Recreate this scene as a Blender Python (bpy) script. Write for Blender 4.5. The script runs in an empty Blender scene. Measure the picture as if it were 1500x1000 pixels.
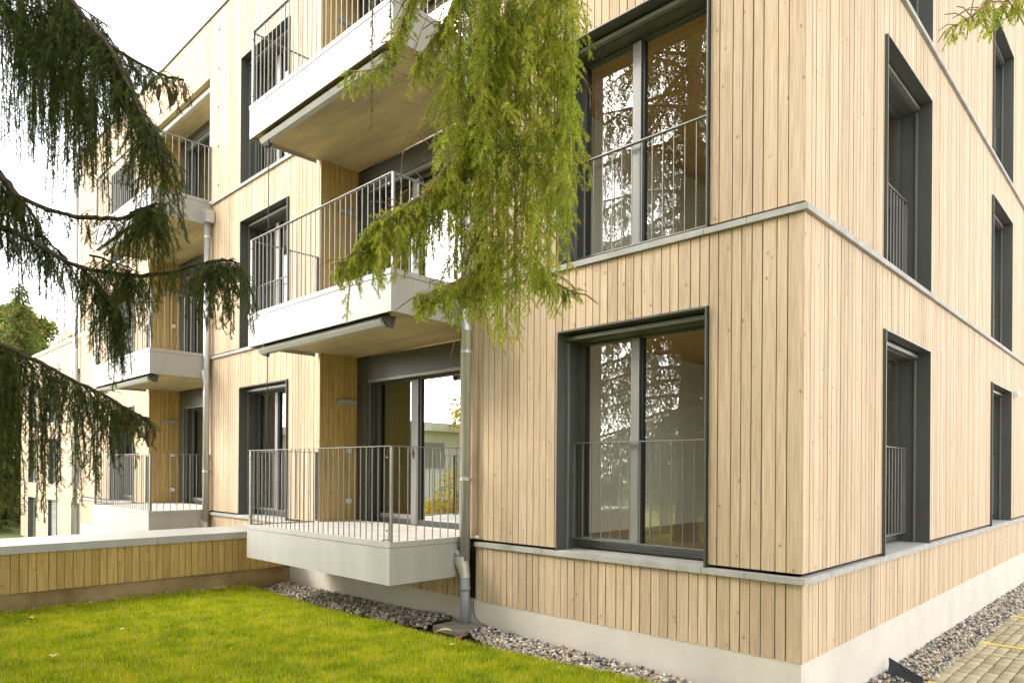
import bpy, math
import numpy as np
from mathutils import Matrix, Vector

R = math.radians
scene = bpy.context.scene
col = scene.collection
rng = np.random.default_rng(7)

# ------------------------------------------------------------------ materials
def mat(name):
    m = bpy.data.materials.new(name); m.use_nodes = True
    nt = m.node_tree; nt.nodes.clear()
    out = nt.nodes.new('ShaderNodeOutputMaterial')
    return m, nt, out

def N(nt, typ, **kw):
    n = nt.nodes.new(typ)
    for k, v in kw.items():
        if k.startswith('i_'):
            key = k[2:]
            key = int(key) if key.isdigit() else key.replace('_', ' ')
            n.inputs[key].default_value = v
        else:
            setattr(n, k, v)
    return n

def ramp(nt, fac, stops, interp='LINEAR'):
    r = nt.nodes.new('ShaderNodeValToRGB'); r.color_ramp.interpolation = interp
    e = r.color_ramp.elements
    while len(e) < len(stops): e.new(0.5)
    for i, (p, c) in enumerate(stops):
        e[i].position = p; e[i].color = (*c, 1) if len(c) == 3 else c
    nt.links.new(fac, r.inputs[0]); return r.outputs[0]

def mix(nt, fac, a, b, mode='MIX'):
    m = nt.nodes.new('ShaderNodeMix'); m.data_type = 'RGBA'; m.blend_type = mode
    for s, v in ((0, fac), (6, a), (7, b)):
        if hasattr(v, 'links') or hasattr(v, 'is_linked'): nt.links.new(v, m.inputs[s])
        else: m.inputs[s].default_value = v if s == 0 else ((*v, 1) if len(v) == 3 else v)
    return m.outputs[2]

def coords(nt, scale=(1, 1, 1), off=None):
    g = N(nt, 'ShaderNodeNewGeometry'); v = g.outputs['Position']
    if off is not None:
        a = N(nt, 'ShaderNodeVectorMath', operation='ADD'); nt.links.new(v, a.inputs[0]); nt.links.new(off, a.inputs[1]); v = a.outputs[0]
    m = N(nt, 'ShaderNodeVectorMath', operation='MULTIPLY'); nt.links.new(v, m.inputs[0]); m.inputs[1].default_value = scale
    return m.outputs[0]

def noise(nt, vec, scale=5, detail=3, rough=.5):
    n = N(nt, 'ShaderNodeTexNoise'); n.inputs['Scale'].default_value = scale
    n.inputs['Detail'].default_value = detail; n.inputs['Roughness'].default_value = rough
    nt.links.new(vec, n.inputs['Vector']); return n.outputs[0]

def bump(nt, h, strength=.2, dist=.01):
    b = N(nt, 'ShaderNodeBump'); b.inputs['Strength'].default_value = strength; b.inputs['Distance'].default_value = dist
    nt.links.new(h, b.inputs['Height']); return b.outputs[0]

def bsdf(nt, out, color, rough=.6, metal=0., normal=None, spec=.5):
    p = N(nt, 'ShaderNodeBsdfPrincipled')
    if isinstance(color, tuple): p.inputs['Base Color'].default_value = (*color, 1)
    else: nt.links.new(color, p.inputs['Base Color'])
    if isinstance(rough, (int, float)): p.inputs['Roughness'].default_value = rough
    else: nt.links.new(rough, p.inputs['Roughness'])
    p.inputs['Metallic'].default_value = metal; p.inputs['Specular IOR Level'].default_value = spec
    if normal is not None: nt.links.new(normal, p.inputs['Normal'])
    nt.links.new(p.outputs[0], out.inputs[0]); return p

M = {}
def wood(name, dark, mid, light, knots=1.0, stain=.25):
    m, nt, out = mat(name)
    g = N(nt, 'ShaderNodeNewGeometry'); isl = g.outputs['Random Per Island']
    mu = N(nt, 'ShaderNodeMath', operation='MULTIPLY'); nt.links.new(isl, mu.inputs[0]); mu.inputs[1].default_value = 37.
    cb = N(nt, 'ShaderNodeCombineXYZ'); nt.links.new(mu.outputs[0], cb.inputs[2]); nt.links.new(mu.outputs[0], cb.inputs[0])
    grain = noise(nt, coords(nt, (55, 55, 1.6), cb.outputs[0]), 1.6, 5, .65)
    broad = noise(nt, coords(nt, (9, 9, .7), cb.outputs[0]), 1.3, 3, .6)
    c = ramp(nt, grain, [(.33, dark), (.5, mid), (.68, light)])
    tone = ramp(nt, isl, [(0, (.86, .84, .81)), (.45, (1, 1, 1)), (1, (1.10, 1.09, 1.07))])
    c = mix(nt, 1., c, tone, 'MULTIPLY')
    c = mix(nt, .55, c, ramp(nt, broad, [(.3, (.78, .76, .73)), (.7, (1.12, 1.1, 1.07))]), 'MULTIPLY')
    st = ramp(nt, noise(nt, coords(nt, (1.5, 1.5, .35)), 1.4, 4, .65), [(.42, (0, 0, 0)), (.75, (1, 1, 1))])
    sc = N(nt, 'ShaderNodeMath', operation='MULTIPLY'); nt.links.new(st, sc.inputs[0]); sc.inputs[1].default_value = stain
    c = mix(nt, sc.outputs[0], c, tuple(x*.72 for x in mid))
    v = N(nt, 'ShaderNodeTexVoronoi'); v.inputs['Scale'].default_value = 7.5
    nt.links.new(coords(nt, (1, 1, .8), cb.outputs[0]), v.inputs['Vector'])
    k = ramp(nt, v.outputs['Distance'], [(.04, (1, 1, 1)), (.12, (0, 0, 0))])
    kk = N(nt, 'ShaderNodeMath', operation='MULTIPLY'); nt.links.new(k, kk.inputs[0]); kk.inputs[1].default_value = .9*knots
    c = mix(nt, kk.outputs[0], c, (.17, .085, .03))
    bsdf(nt, out, c, .75, 0, bump(nt, grain, .25, .003), .25)
    M[name] = m
wood('wood_cladding', (.43, .315, .205), (.55, .42, .29), (.64, .51, .37), .7)
wood('wood_golden_shaded', (.34, .225, .07), (.47, .325, .115), (.56, .41, .17), .9, .2)  # sheltered golden boards, with the shade they stand in also put into the colour
wood('wood_ceiling', (.52, .32, .11), (.68, .45, .19), (.74, .53, .25), .8)

def simple(name, color, rough=.5, metal=0., var=.12, scale=3., spec=.5, bumpy=0, tint=None, stretch=(1, 1, 1)):
    m, nt, out = mat(name)
    n = noise(nt, coords(nt, stretch), scale, 5, .6)
    d = tint or tuple(c*(1-2*var) for c in color)
    c = ramp(nt, n, [(.3, d), (.7, tuple(min(1, c*(1+var)) for c in color))])
    r = N(nt, 'ShaderNodeMapRange'); nt.links.new(n, r.inputs[0]); r.inputs[3].default_value = max(.05, rough-.1); r.inputs[4].default_value = min(1, rough+.1)
    nrm = bump(nt, noise(nt, coords(nt), 60, 3), bumpy, .004) if bumpy else None
    bsdf(nt, out, c, r.outputs[0], metal, nrm, spec); M[name] = m
simple('dark_metal', (.085, .088, .078), .42, 0, .05, 2.)
simple('guide_metal', (.23, .235, .205), .4, .3, .05)
simple('sash_metal', (.25, .245, .225), .45, .0, .05)
simple('black_gasket', (.012, .013, .013), .6)
simple('fascia_metal', (.40, .39, .36), .42, 0, .06, 2.2, stretch=(1.6, 1.6, .3))
simple('rail_metal', (.235, .23, .21), .4, .35, .08, 6)
simple('steel_pipe', (.58, .58, .56), .36, .5, .06, 5, stretch=(1, 1, .4))
simple('grey_plastic', (.29, .305, .315), .4, 0, .05)
simple('ledge_concrete', (.40, .385, .355), .8, 0, .12, 4, .3, .2)
simple('plinth_concrete', (.60, .55, .48), .9, 0, .06, 1.6, .2, .35)
simple('stained_concrete', (.36, .26, .13), .9, 0, .16, 1.8, .2, .35, tint=(.19, .125, .05))
simple('wet_concrete', (.26, .23, .18), .85, 0, .14, 6, .3, .3)
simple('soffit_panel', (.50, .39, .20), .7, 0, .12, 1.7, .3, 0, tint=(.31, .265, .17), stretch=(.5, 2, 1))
simple('floor_slab', (.62, .58, .52), .8, 0, .08, 5)
simple('room_white', (.86, .84, .74), .9, 0, .02)
simple('parquet', (.44, .32, .18), .5, 0, .2, 6, stretch=(.3, 4, 1))
simple('dark_backing', (.022, .015, .008), .9)
simple('white_plastic', (.75, .75, .72), .5)
simple('lamp_grey', (.33, .35, .34), .5)
simple('roof_edge', (.16, .15, .13), .5)
simple('soil', (.085, .055, .028), .95, 0, .3, 14, .2, .8)
simple('terrain_grass', (.10, .14, .03), .95, 0, .3, 3, .2)
simple('bounce_asphalt', (.47, .455, .43), .9, 0, .1, 6, .2, .4)
simple('joint_moss', (.20, .20, .035), .95, 0, .3, 20, .2)
simple('yellow_paint', (.80, .62, .07), .7, 0, .1, 12)
simple('pale_mortar', (.55, .47, .36), .8, 0, .1, 12)
simple('felt', (.045, .05, .055), .85, 0, .2, 30, .3, .5)
simple('bark', (.13, .085, .055), .9, 0, .35, 9, .2, .6, stretch=(1, 1, .3))
simple('twig', (.34, .24, .13), .85, 0, .3, 20, .2)
simple('twig_dark', (.085, .062, .042), .9, 0, .3, 20, .2)
simple('cone', (.16, .085, .035), .7, 0, .3, 90, .3, .8)
simple('house_render', (.58, .59, .58), .85, 0, .05)
simple('house_roof', (.70, .70, .69), .7)
simple('red_render', (.52, .06, .06), .8)
simple('cable', (.03, .028, .025), .6)
simple('leaf_yellow', (.55, .42, .10), .7, 0, .2, 30)
simple('leaf_rust', (.33, .10, .03), .7, 0, .2, 30)
simple('leaf_pale', (.66, .50, .27), .7, 0, .15, 30)
simple('blind_slats', (.36, .38, .36), .5)

def foliage_mat(name, cols, scale=3., trans=.35, spec=.25):
    m, nt, out = mat(name)
    g = N(nt, 'ShaderNodeNewGeometry')
    n1 = noise(nt, coords(nt), scale, 4, .65)
    a = N(nt, 'ShaderNodeMath', operation='MULTIPLY_ADD'); nt.links.new(g.outputs['Random Per Island'], a.inputs[0]); a.inputs[1].default_value = .44
    s = N(nt, 'ShaderNodeMath', operation='SUBTRACT'); nt.links.new(n1, s.inputs[0]); s.inputs[1].default_value = .22
    nt.links.new(s.outputs[0], a.inputs[2])
    k = len(cols)
    c = ramp(nt, a.outputs[0], [(.25+.5*i/(k-1), cc) for i, cc in enumerate(cols)])
    p = N(nt, 'ShaderNodeBsdfPrincipled'); nt.links.new(c, p.inputs['Base Color']); p.inputs['Roughness'].default_value = .5; p.inputs['Specular IOR Level'].default_value = spec
    t = N(nt, 'ShaderNodeBsdfTranslucent'); nt.links.new(c, t.inputs[0])
    mx = N(nt, 'ShaderNodeMixShader'); mx.inputs[0].default_value = trans
    nt.links.new(p.outputs[0], mx.inputs[1]); nt.links.new(t.outputs[0], mx.inputs[2]); nt.links.new(mx.outputs[0], out.inputs[0])
    M[name] = m
foliage_mat('needles_bright', [(.14, .21, .015), (.37, .49, .04), (.60, .66, .07), (.70, .56, .11)], 9., .5, .15)  # spruce needles with front light put into the colour
foliage_mat('needles_backlit', [(.035, .065, .012), (.075, .125, .02), (.125, .17, .028), (.17, .165, .035)], 5., .48, .15)  # same needles with the backlit shade put into the colour
foliage_mat('needles_old', [(.05, .08, .015), (.11, .155, .025), (.20, .23, .04), (.26, .20, .045)], 2.)
foliage_mat('leaves_autumn', [(.17, .19, .03), (.36, .33, .04), (.52, .40, .05), (.55, .28, .04)], 1.2, .4)
foliage_mat('leaves_green', [(.06, .10, .02), (.13, .19, .03), (.26, .28, .04), (.42, .24, .05)], 1.2, .4)
foliage_mat('leaves_shrub', [(.16, .22, .03), (.36, .38, .04), (.62, .45, .04), (.62, .33, .03)], 1.1, .4)
foliage_mat('grass_blades', [(.15, .25, .004), (.31, .41, .006), (.50, .53, .012), (.68, .57, .05)], 4.5, .4, .12)

def lawn_mat():
    m, nt, out = mat('lawn_ground')
    n = noise(nt, coords(nt), 2.2, 6, .65)
    c = ramp(nt, n, [(.3, (.11, .13, .008)), (.5, (.27, .31, .01)), (.72, (.50, .41, .03))])
    bsdf(nt, out, c, .95, 0, bump(nt, noise(nt, coords(nt), 90, 3), .8, .02), .1); M['lawn_ground'] = m
lawn_mat()

def stone_mat():
    m, nt, out = mat('pebbles')
    g = N(nt, 'ShaderNodeNewGeometry')
    c = ramp(nt, g.outputs['Random Per Island'], [(0, (.05, .05, .05)), (.14, (.15, .15, .15)), (.28, (.36, .31, .24)), (.46, (.50, .41, .29)), (.62, (.24, .235, .23)), (.72, (.58, .51, .42)), (.86, (.36, .21, .10)), (.92, (.70, .64, .56))], 'CONSTANT')
    c = mix(nt, .35, c, ramp(nt, noise(nt, coords(nt), 120, 3), [(.3, (.6, .6, .6)), (.7, (1.2, 1.2, 1.2))]), 'MULTIPLY')
    bsdf(nt, out, c, .6, 0, None, .4); M['pebbles'] = m
stone_mat()

def paver_mat():
    m, nt, out = mat('paver_stone')
    g = N(nt, 'ShaderNodeNewGeometry')
    c = ramp(nt, g.outputs['Random Per Island'], [(0, (.33, .28, .17)), (.5, (.42, .36, .23)), (1, (.50, .44, .30))])
    c = mix(nt, .5, c, ramp(nt, noise(nt, coords(nt), 30, 5, .7), [(.3, (.6, .6, .5)), (.7, (1.15, 1.15, 1.1))]), 'MULTIPLY')
    bsdf(nt, out, c, .85, 0, bump(nt, noise(nt, coords(nt), 150, 3), .3, .004), .2); M['paver_stone'] = m
paver_mat()

def glass_mat(name, refl, tint=(.86, .9, .84), wave=.02):
    m, nt, out = mat(name)
    lw = N(nt, 'ShaderNodeLayerWeight'); lw.inputs[0].default_value = .5
    mr = N(nt, 'ShaderNodeMapRange'); nt.links.new(lw.outputs['Facing'], mr.inputs[0])
    mr.inputs[1].default_value = .2; mr.inputs[2].default_value = 1; mr.inputs[3].default_value = refl; mr.inputs[4].default_value = min(1, refl+.45)
    gl = N(nt, 'ShaderNodeBsdfGlossy'); gl.inputs['Roughness'].default_value = .0; gl.inputs[0].default_value = (.97, .98, .97, 1)
    nt.links.new(bump(nt, noise(nt, coords(nt), 3.5, 2), wave, .05), gl.inputs['Normal'])
    tr = N(nt, 'ShaderNodeBsdfTransparent'); tr.inputs[0].default_value = (*tint, 1)
    mx = N(nt, 'ShaderNodeMixShader'); nt.links.new(mr.outputs[0], mx.inputs[0]); nt.links.new(tr.outputs[0], mx.inputs[1]); nt.links.new(gl.outputs[0], mx.inputs[2])
    nt.links.new(mx.outputs[0], out.inputs[0]); M[name] = m
glass_mat('window_glass', .19, (1., 1., .96), wave=.004)
glass_mat('door_glass', .06, (.62, .66, .42), .004)
glass_mat('mirror_glass', .6, (.3, .32, .32), .003)

# ------------------------------------------------------------------ mesh helpers
ROT = Matrix(((0, -1, 0), (1, 0, 0), (0, 0, 1)))     # garden facade frame -> gable facade frame
class MB:
    def __init__(s, rot=False, off=(0, 0, 0)):
        s.v = []; s.f = []; s.rot = rot; s.off = off
    def _add(s, pts):
        i0 = len(s.v)
        for p in pts:
            p = (p[0]+s.off[0], p[1]+s.off[1], p[2]+s.off[2])
            s.v.append((-p[1], p[0], p[2]) if s.rot else p)
        return i0
    def box(s, x0, y0, z0, x1, y1, z1):
        x0, x1 = min(x0, x1), max(x0, x1); y0, y1 = min(y0, y1), max(y0, y1); z0, z1 = min(z0, z1), max(z0, z1)
        i = s._add([(x0, y0, z0), (x1, y0, z0), (x1, y1, z0), (x0, y1, z0), (x0, y0, z1), (x1, y0, z1), (x1, y1, z1), (x0, y1, z1)])
        s.f += [tuple(i+k for k in q) for q in ((0, 3, 2, 1), (4, 5, 6, 7), (0, 1, 5, 4), (1, 2, 6, 5), (2, 3, 7, 6), (3, 0, 4, 7))]
        return s
    def cyl(s, p, q, r0, r1=None, n=12, caps=True):
        return s.tube([p, q], [r0, r0 if r1 is None else r1], n, caps)
    def tube(s, pts, rads, n=8, caps=True):
        pts = [Vector(p) for p in pts]
        if isinstance(rads, (int, float)): rads = [rads]*len(pts)
        prev = None; rings = []
        for k, p in enumerate(pts):
            t = (pts[min(k+1, len(pts)-1)] - pts[max(k-1, 0)]).normalized()
            a = prev if prev is not None else (Vector((0, 0, 1)) if abs(t.z) < .9 else Vector((1, 0, 0)))
            b = t.cross(a).normalized(); a = b.cross(t).normalized(); prev = a
            rings.append(s._add([tuple(p + (a*math.cos(2*math.pi*j/n) + b*math.sin(2*math.pi*j/n))*rads[k]) for j in range(n)]))
        for r0, r1 in zip(rings, rings[1:]):
            for j in range(n): s.f.append((r0+j, r1+j, r1+(j+1) % n, r0+(j+1) % n))
        if caps:
            s.f.append(tuple(rings[0]+j for j in range(n))); s.f.append(tuple(rings[-1]+n-1-j for j in range(n)))
        return s
    def prism(s, prof, a0, a1, axis=0):
        """closed profile of (d, z) swept along X from a0 to a1"""
        n = len(prof)
        i = s._add([(a0, d, z) for d, z in prof]); j = s._add([(a1, d, z) for d, z in prof])
        for k in range(n): s.f.append((i+k, j+k, j+(k+1) % n, i+(k+1) % n))
        s.f.append(tuple(i+n-1-k for k in range(n))); s.f.append(tuple(j+k for k in range(n)))
        return s
    def build(s, name, m, parent=None, smooth=False):
        me = bpy.data.meshes.new(name); me.from_pydata(s.v, [], s.f); me.update()
        if smooth:
            for p in me.polygons: p.use_smooth = len(p.vertices) == 4
        me.materials.append(M[m]); o = bpy.data.objects.new(name, me); col.objects.link(o)
        if parent is not None: o.parent = parent; o.matrix_parent_inverse = parent.matrix_world.inverted()
        return o

def np_mesh(name, verts, faces, m, parent=None, smooth=False):
    """verts (n,3), faces (k,3|4)"""
    verts = np.ascontiguousarray(verts, dtype=np.float32); faces = np.ascontiguousarray(faces, dtype=np.int32)
    me = bpy.data.meshes.new(name)
    me.vertices.add(len(verts)); me.vertices.foreach_set('co', verts.ravel())
    k = faces.shape[1]; nf = len(faces)
    me.loops.add(nf*k); me.loops.foreach_set('vertex_index', faces.ravel())
    me.polygons.add(nf); me.polygons.foreach_set('loop_start', np.arange(0, nf*k, k, dtype=np.int32))
    if smooth: me.polygons.foreach_set('use_smooth', np.ones(nf, dtype=bool))
    me.update(calc_edges=True)
    me.materials.append(M[m]); o = bpy.data.objects.new(name, me); col.objects.link(o)
    if parent is not None: o.parent = parent; o.matrix_parent_inverse = parent.matrix_world.inverted()
    return o

def tag(o, label=None, cat=None, group=None, kind=None):
    if label: o['label'] = label
    if cat: o['category'] = cat
    if group: o['group'] = group
    if kind: o['kind'] = kind
    return o
def thing(name, loc, label, cat, group=None):
    o = bpy.data.objects.new(name, None); o.location = loc; o.empty_display_size = .3; col.objects.link(o)
    bpy.context.view_layer.update()
    return tag(o, label, cat, group)

# ------------------------------------------------------------------ the apartment building
# garden facade: plane y=0 facing -y, x from -19.3 to 0; gable facade: plane x=0 facing +x, y from 0 to 14
LV = [0.0, 2.855, 5.69]
ZT = 9.18
bld = thing('apartment_building', (-9, 6, -1.2), 'three storey apartment building clad in pale vertical timber boards with grey balconies', 'apartment building')

PATTERN = [.118, .087, .0865, .0875]
def boards(lo, hi, first=.126):
    e = [hi, hi-first]; k = 0
    r = np.random.default_rng(3)
    while e[-1] > lo:
        e.append(e[-1] - PATTERN[(k+3) % 4] * r.uniform(.97, 1.03)); k += 1
    e[-1] = lo
    return e[::-1]
def clad(mb, edges, z0, z1, holes, d=.0, gap=.0095):
    r = np.random.default_rng(int(1000*(z0+5)))
    for a, b in zip(edges, edges[1:]):
        g = gap*r.uniform(.7, 1.25); a2, b2 = a+g/2, b-g/2
        if b2-a2 < .004: continue
        cuts = sorted({a2, b2, *[h for H in holes for h in (H[0], H[1]) if a2 < h < b2]})
        jit = r.uniform(-.0015, .0015)
        for p, q in zip(cuts, cuts[1:]):
            if q-p < .004: continue
            m = (p+q)/2; spans = [(z0, z1)]
            for h0, h1, y0, y1 in holes:
                if h0 < m < h1:
                    ns = []
                    for s0, s1 in spans:
                        if y1 <= s0 or y0 >= s1: ns.append((s0, s1)); continue
                        if y0 > s0: ns.append((s0, y0))
                        if y1 < s1: ns.append((y1, s1))
                    spans = ns
            for s0, s1 in spans:
                if s1-s0 > .005: mb.box(p, d+jit, s0, q, d+.024, s1)
def wall_grid(mb, a0, a1, z0, z1, d0, d1, holes):
    xs = sorted({a0, a1, *[h for H in holes for h in H[:2] if a0 < h < a1]})
    zs = sorted({z0, z1, *[h for H in holes for h in H[2:] if z0 < h < z1]})
    for p, q in zip(xs, xs[1:]):
        run = None
        for s, t in zip(zs, zs[1:]):
            hole = any(h[0] <= (p+q)/2 <= h[1] and h[2] <= (s+t)/2 <= h[3] for h in holes)
            if hole:
                if run: mb.box(p, d0, run[0], q, d1, run[1]); run = None
            else: run = (run[0], t) if run else (s, t)
        if run: mb.box(p, d0, run[0], q, d1, run[1])

XL = -19.3; YR = 14.0
L_WIN = [(-2.44, -.80), (-9.60, -7.95), (-16.62, -14.97)]
L_REC = [(-7.0, -3.93), (-14.02, -10.95)]
R_WIN = [(1.975, 3.65), (7.33, 9.00), (11.9, 13.0)]
def zwin(k): return LV[k]+.055, LV[k]+(2.245 if k < 2 else 2.222)

# --- cladding, backing wall, ledges
for rot, lo, hi, wins, recs in ((False, XL, 0.0, L_WIN, L_REC), (True, 0.0, YR, R_WIN, [])):
    first = .126
    if rot:
        e = boards(-YR, -.0, .135); edges = [-x for x in e][::-1]
    else: edges = boards(lo, hi, first)
    wm = 'wood_cladding'
    for k in range(3):
        holes = [(a-.008, b+.012, zwin(k)[0]-.02, zwin(k)[1]+.012) for a, b in wins]
        bh = [(a, b, zwin(k)[0]-.005, zwin(k)[1]) for a, b in wins]
        top = LV[k+1] if k < 2 else ZT
        for a, b in recs:
            t = top+.2 if k < 2 else 8.16
            holes.append((a, b, LV[k]-.4, t)); bh.append((a-.02, b+.02, LV[k]-.4, t))
        cutsx = [lo] + ([-14.02, -10.95, -7.0, -3.93] if not rot else []) + [hi]
        for p, q in zip(cutsx, cutsx[1:]):
            es = sorted({p, q, *[x for x in edges if p < x < q]})
            mb = MB(rot); clad(mb, es, LV[k]+.078, top-.004, holes)
            if mb.f: mb.build('wall_cladding', wm, bld)
            mb = MB(rot); wall_grid(mb, max(p, lo+.06), min(q, hi-.06), LV[k], top, .06, .29, bh)
            if mb.f: mb.build('wall_backing', 'dark_backing', bld)
        # ledge pieces
        spans = [(-3.63, .035), (-10.77, -7.0), (XL, -14.02)] if not rot else [(-.0349, YR)]
        joints = [-.45, -.83, -2.62] if not rot else [.52, 1.9, 3.8, 7.2, 9.1]
        for a, b in spans:
            mb = MB(rot)
            cs = [a]+sorted(j for j in joints if a < j < b)+[b]
            for p, q in zip(cs, cs[1:]):
                # mitred around the corner: the gable piece butts behind the garden piece
                pp = p+.0025 if p != cs[0] else p
                if rot and p == cs[0]: pp = .0485
                mb.box(pp, -.035, LV[k], q-(.0025 if q != cs[-1] else 0), .048, LV[k]+.05)
            mb.build('ledge', 'ledge_concrete', bld)
    # base strip of boards under the first ledge, and the plinth below it
    mb = MB(rot)
    if rot: clad(mb, edges, -.61, -.004, [], 0.); mb.build('wall_cladding', 'wood_cladding', bld)
    else:
        for p, q in ((-3.64, 0.), (lo, -3.93)):
            mb = MB(); clad(mb, sorted({p, q, *[x for x in edges if p < x < q]}), -.61, -.004, []); mb.build('wall_cladding', 'wood_cladding', bld)
    mb = MB(rot); mb.box(lo+.06 if not rot else .06, .06, -.6, hi-.06, .29, LV[0]-.002); mb.build('wall_backing', 'dark_backing', bld)
mb = MB(); mb.box(-7.3, .006, -2.8, -.006, .35, -.608); mb.box(XL, .012, -2.9, -7.3, .35, -.608)
mb.box(-.35, .35, -2.8, -.006, YR, -.608); mb.build('plinth', 'plinth_concrete', bld)
# closing walls and roof
mb = MB(); mb.box(XL, .02, -2.8, XL+.3, YR, ZT-.02); mb.box(XL, YR, -2.8, 0, YR+.3, ZT-.02); mb.build('rear_wall', 'wood_cladding', bld)
mb = MB(); mb.box(XL-.03, -.03, ZT, .03, .3, ZT+.05); mb.box(-.3, .3, ZT, .03, YR+.3, ZT+.05); mb.box(XL-.03, .3, ZT, XL+.3, YR+.3, ZT+.05); mb.build('roof_edge', 'roof_edge', bld)
mb = MB(); mb.box(XL+.3, .3, 8.75, -.3, YR, 8.95); mb.build('roof', 'roof_edge', bld)
# floors, ceilings and partitions inside
for k in range(3):
    zf = LV[k]+.06
    cell = MB(); fl = MB()
    ztop = LV[k+1]-.32 if k < 2 else 8.40
    fl.box(XL+.3, .92, LV[k]-.12, -.29, YR, zf)
    cell.box(XL+.3, .92, ztop, -.29, YR, ztop+.18)
    for a, b in ((-3.9, -.29), (-10.9, -7.03), (XL+.3, -14.05)):
        fl.box(a, .40, LV[k]-.12, b, .92, zf); cell.box(a, .30, ztop, b, .92, ztop+.18)
    fl.build('interior_floor', 'parquet', bld); cell.build('interior_ceiling', 'wood_ceiling', bld)
    iw = MB()
    for x in (-3.89, -7.13, -10.91, -14.15):
        iw.box(x, .30 if x in (-3.89, -10.91) else .9, zf, x+.1, 5.2, ztop)
    iw.box(-3.45, .30, zf, -3.35, 6.2, ztop)
    iw.box(XL+.3, 5.2, zf, -3.2, 5.3, ztop); iw.box(-3.2, 6.2, zf, -.29, 6.3, ztop)
    iw.build('interior_wall', 'room_white', bld)
    for rot, a, b, wins in ((False, -3.34, -.31, L_WIN), (False, -10.8, -7.14, L_WIN), (False, XL+.31, -14.16, L_WIN), (True, .31, 6.19, R_WIN)):
        li = MB(rot); wall_grid(li, a, b, zf, ztop, .2905, .304, [(p, q, zwin(k)[0]-.02, zwin(k)[1]) for p, q in wins]); li.build('interior_wall', 'room_white', bld)

def window(rot, a0, a1, z0, z1, small=False, blind=.14):
    m = MB(rot); D = .31; t = .012
    m.box(a0, -.03, z0-.008, a0+t, D, z1); m.box(a1-t, -.03, z0-.008, a1, D, z1); m.box(a0+t, -.03, z1-t, a1-t, D, z1)
    w = m.build('window', 'dark_metal', bld)
    s = MB(rot); s.box(a0+t, -.025, z0-.05, a1-t, .30, z0+.003); s.build('sill', 'ledge_concrete', w)
    g = MB(rot)
    for a, sg in ((a0+t, 1), (a1-t, -1)): g.box(a, .115, z0+.004, a+sg*.022, .135, z1-.1)
    g.box(a0+t, .10, z1-.072, a1-t, .155, z1-.036); g.build('blind_rail', 'guide_metal', w)
    b = MB(rot); b.box(a0+t, .16, z1-.085, a1-t, .30, z1-t); b.build('blind_box', 'dark_metal', w)
    f = MB(rot); y0, y1 = .30, .365; zb, zt = z0+.02, z1-.035
    f.box(a0-.02, y0, zb, a0+.105, y1, zt); f.box(a1-.06, y0, zb, a1+.02, y1, zt)
    f.box(a0+.105, y0, zb, a1-.06, y1, zb+.085); f.box(a0+.105, y0, zt-.07, a1-.06, y1, zt)
    am = a0+.675*(a1-a0)/1.64
    f.build('frame', 'dark_metal', w)
    f = MB(rot); f.box(am, y0-.012, zb+.085, am+.092, y1, zt-.07); f.box(a0+.105, y0-.01, zb+.085, am, y0+.02, zb+.105); f.build('mullion', 'sash_metal', w)
    f = MB(rot); f.box(am+.092, y0+.008, zb+.085, am+.122, y1, zt-.07); f.box(a0+.105, y0+.008, zb+.105, a0+.118, y1, zt-.07); f.build('gasket', 'black_gasket', w)
    p = MB(rot)
    for p0, p1 in ((a0+.118, am), (am+.122, a1-.06)):
        i = p._add([(p0, y0+.035, zb+.085), (p1, y0+.035, zb+.085), (p1, y0+.035, zt-.07), (p0, y0+.035, zt-.07)]); p.f.append((i, i+1, i+2, i+3))
    p.build('pane', 'window_glass', w)
    r = MB(rot); yr = .235
    ztop, zbot = z0+1.08, z0+.115
    r.box(a0+t, yr-.02, ztop, a1-t, yr+.02, ztop+.009); r.box(a0+t, yr-.02, zbot-.009, a1-t, yr+.02, zbot)
    n = 14
    for i in range(n+1):
        x = a0+t+.006+(a1-a0-2*t-.012)*i/n
        if i in (0, n): r.box(x-.006, yr-.019, zbot, x+.006, yr+.019, ztop)
        else: r.cyl((x, yr, zbot), (x, yr, ztop), .0058, n=6, caps=False)
    for zz in (zbot+.08, ztop-.15):
        r.cyl((a1-t-.02, yr, zz), (a1-t, yr, zz), .014, n=8)
        r.cyl((a0+t, yr, zz), (a0+t+.02, yr, zz), .014, n=8)
    r.build('railing', 'rail_metal', w)
for k in range(3):
    for a0, a1 in L_WIN: window(False, a0, a1, *zwin(k))
    for a0, a1 in R_WIN: window(True, a0, a1, *zwin(k))
# room blinds drawn behind the stairwell windows is not shown; curtains are absent in the photograph

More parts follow.
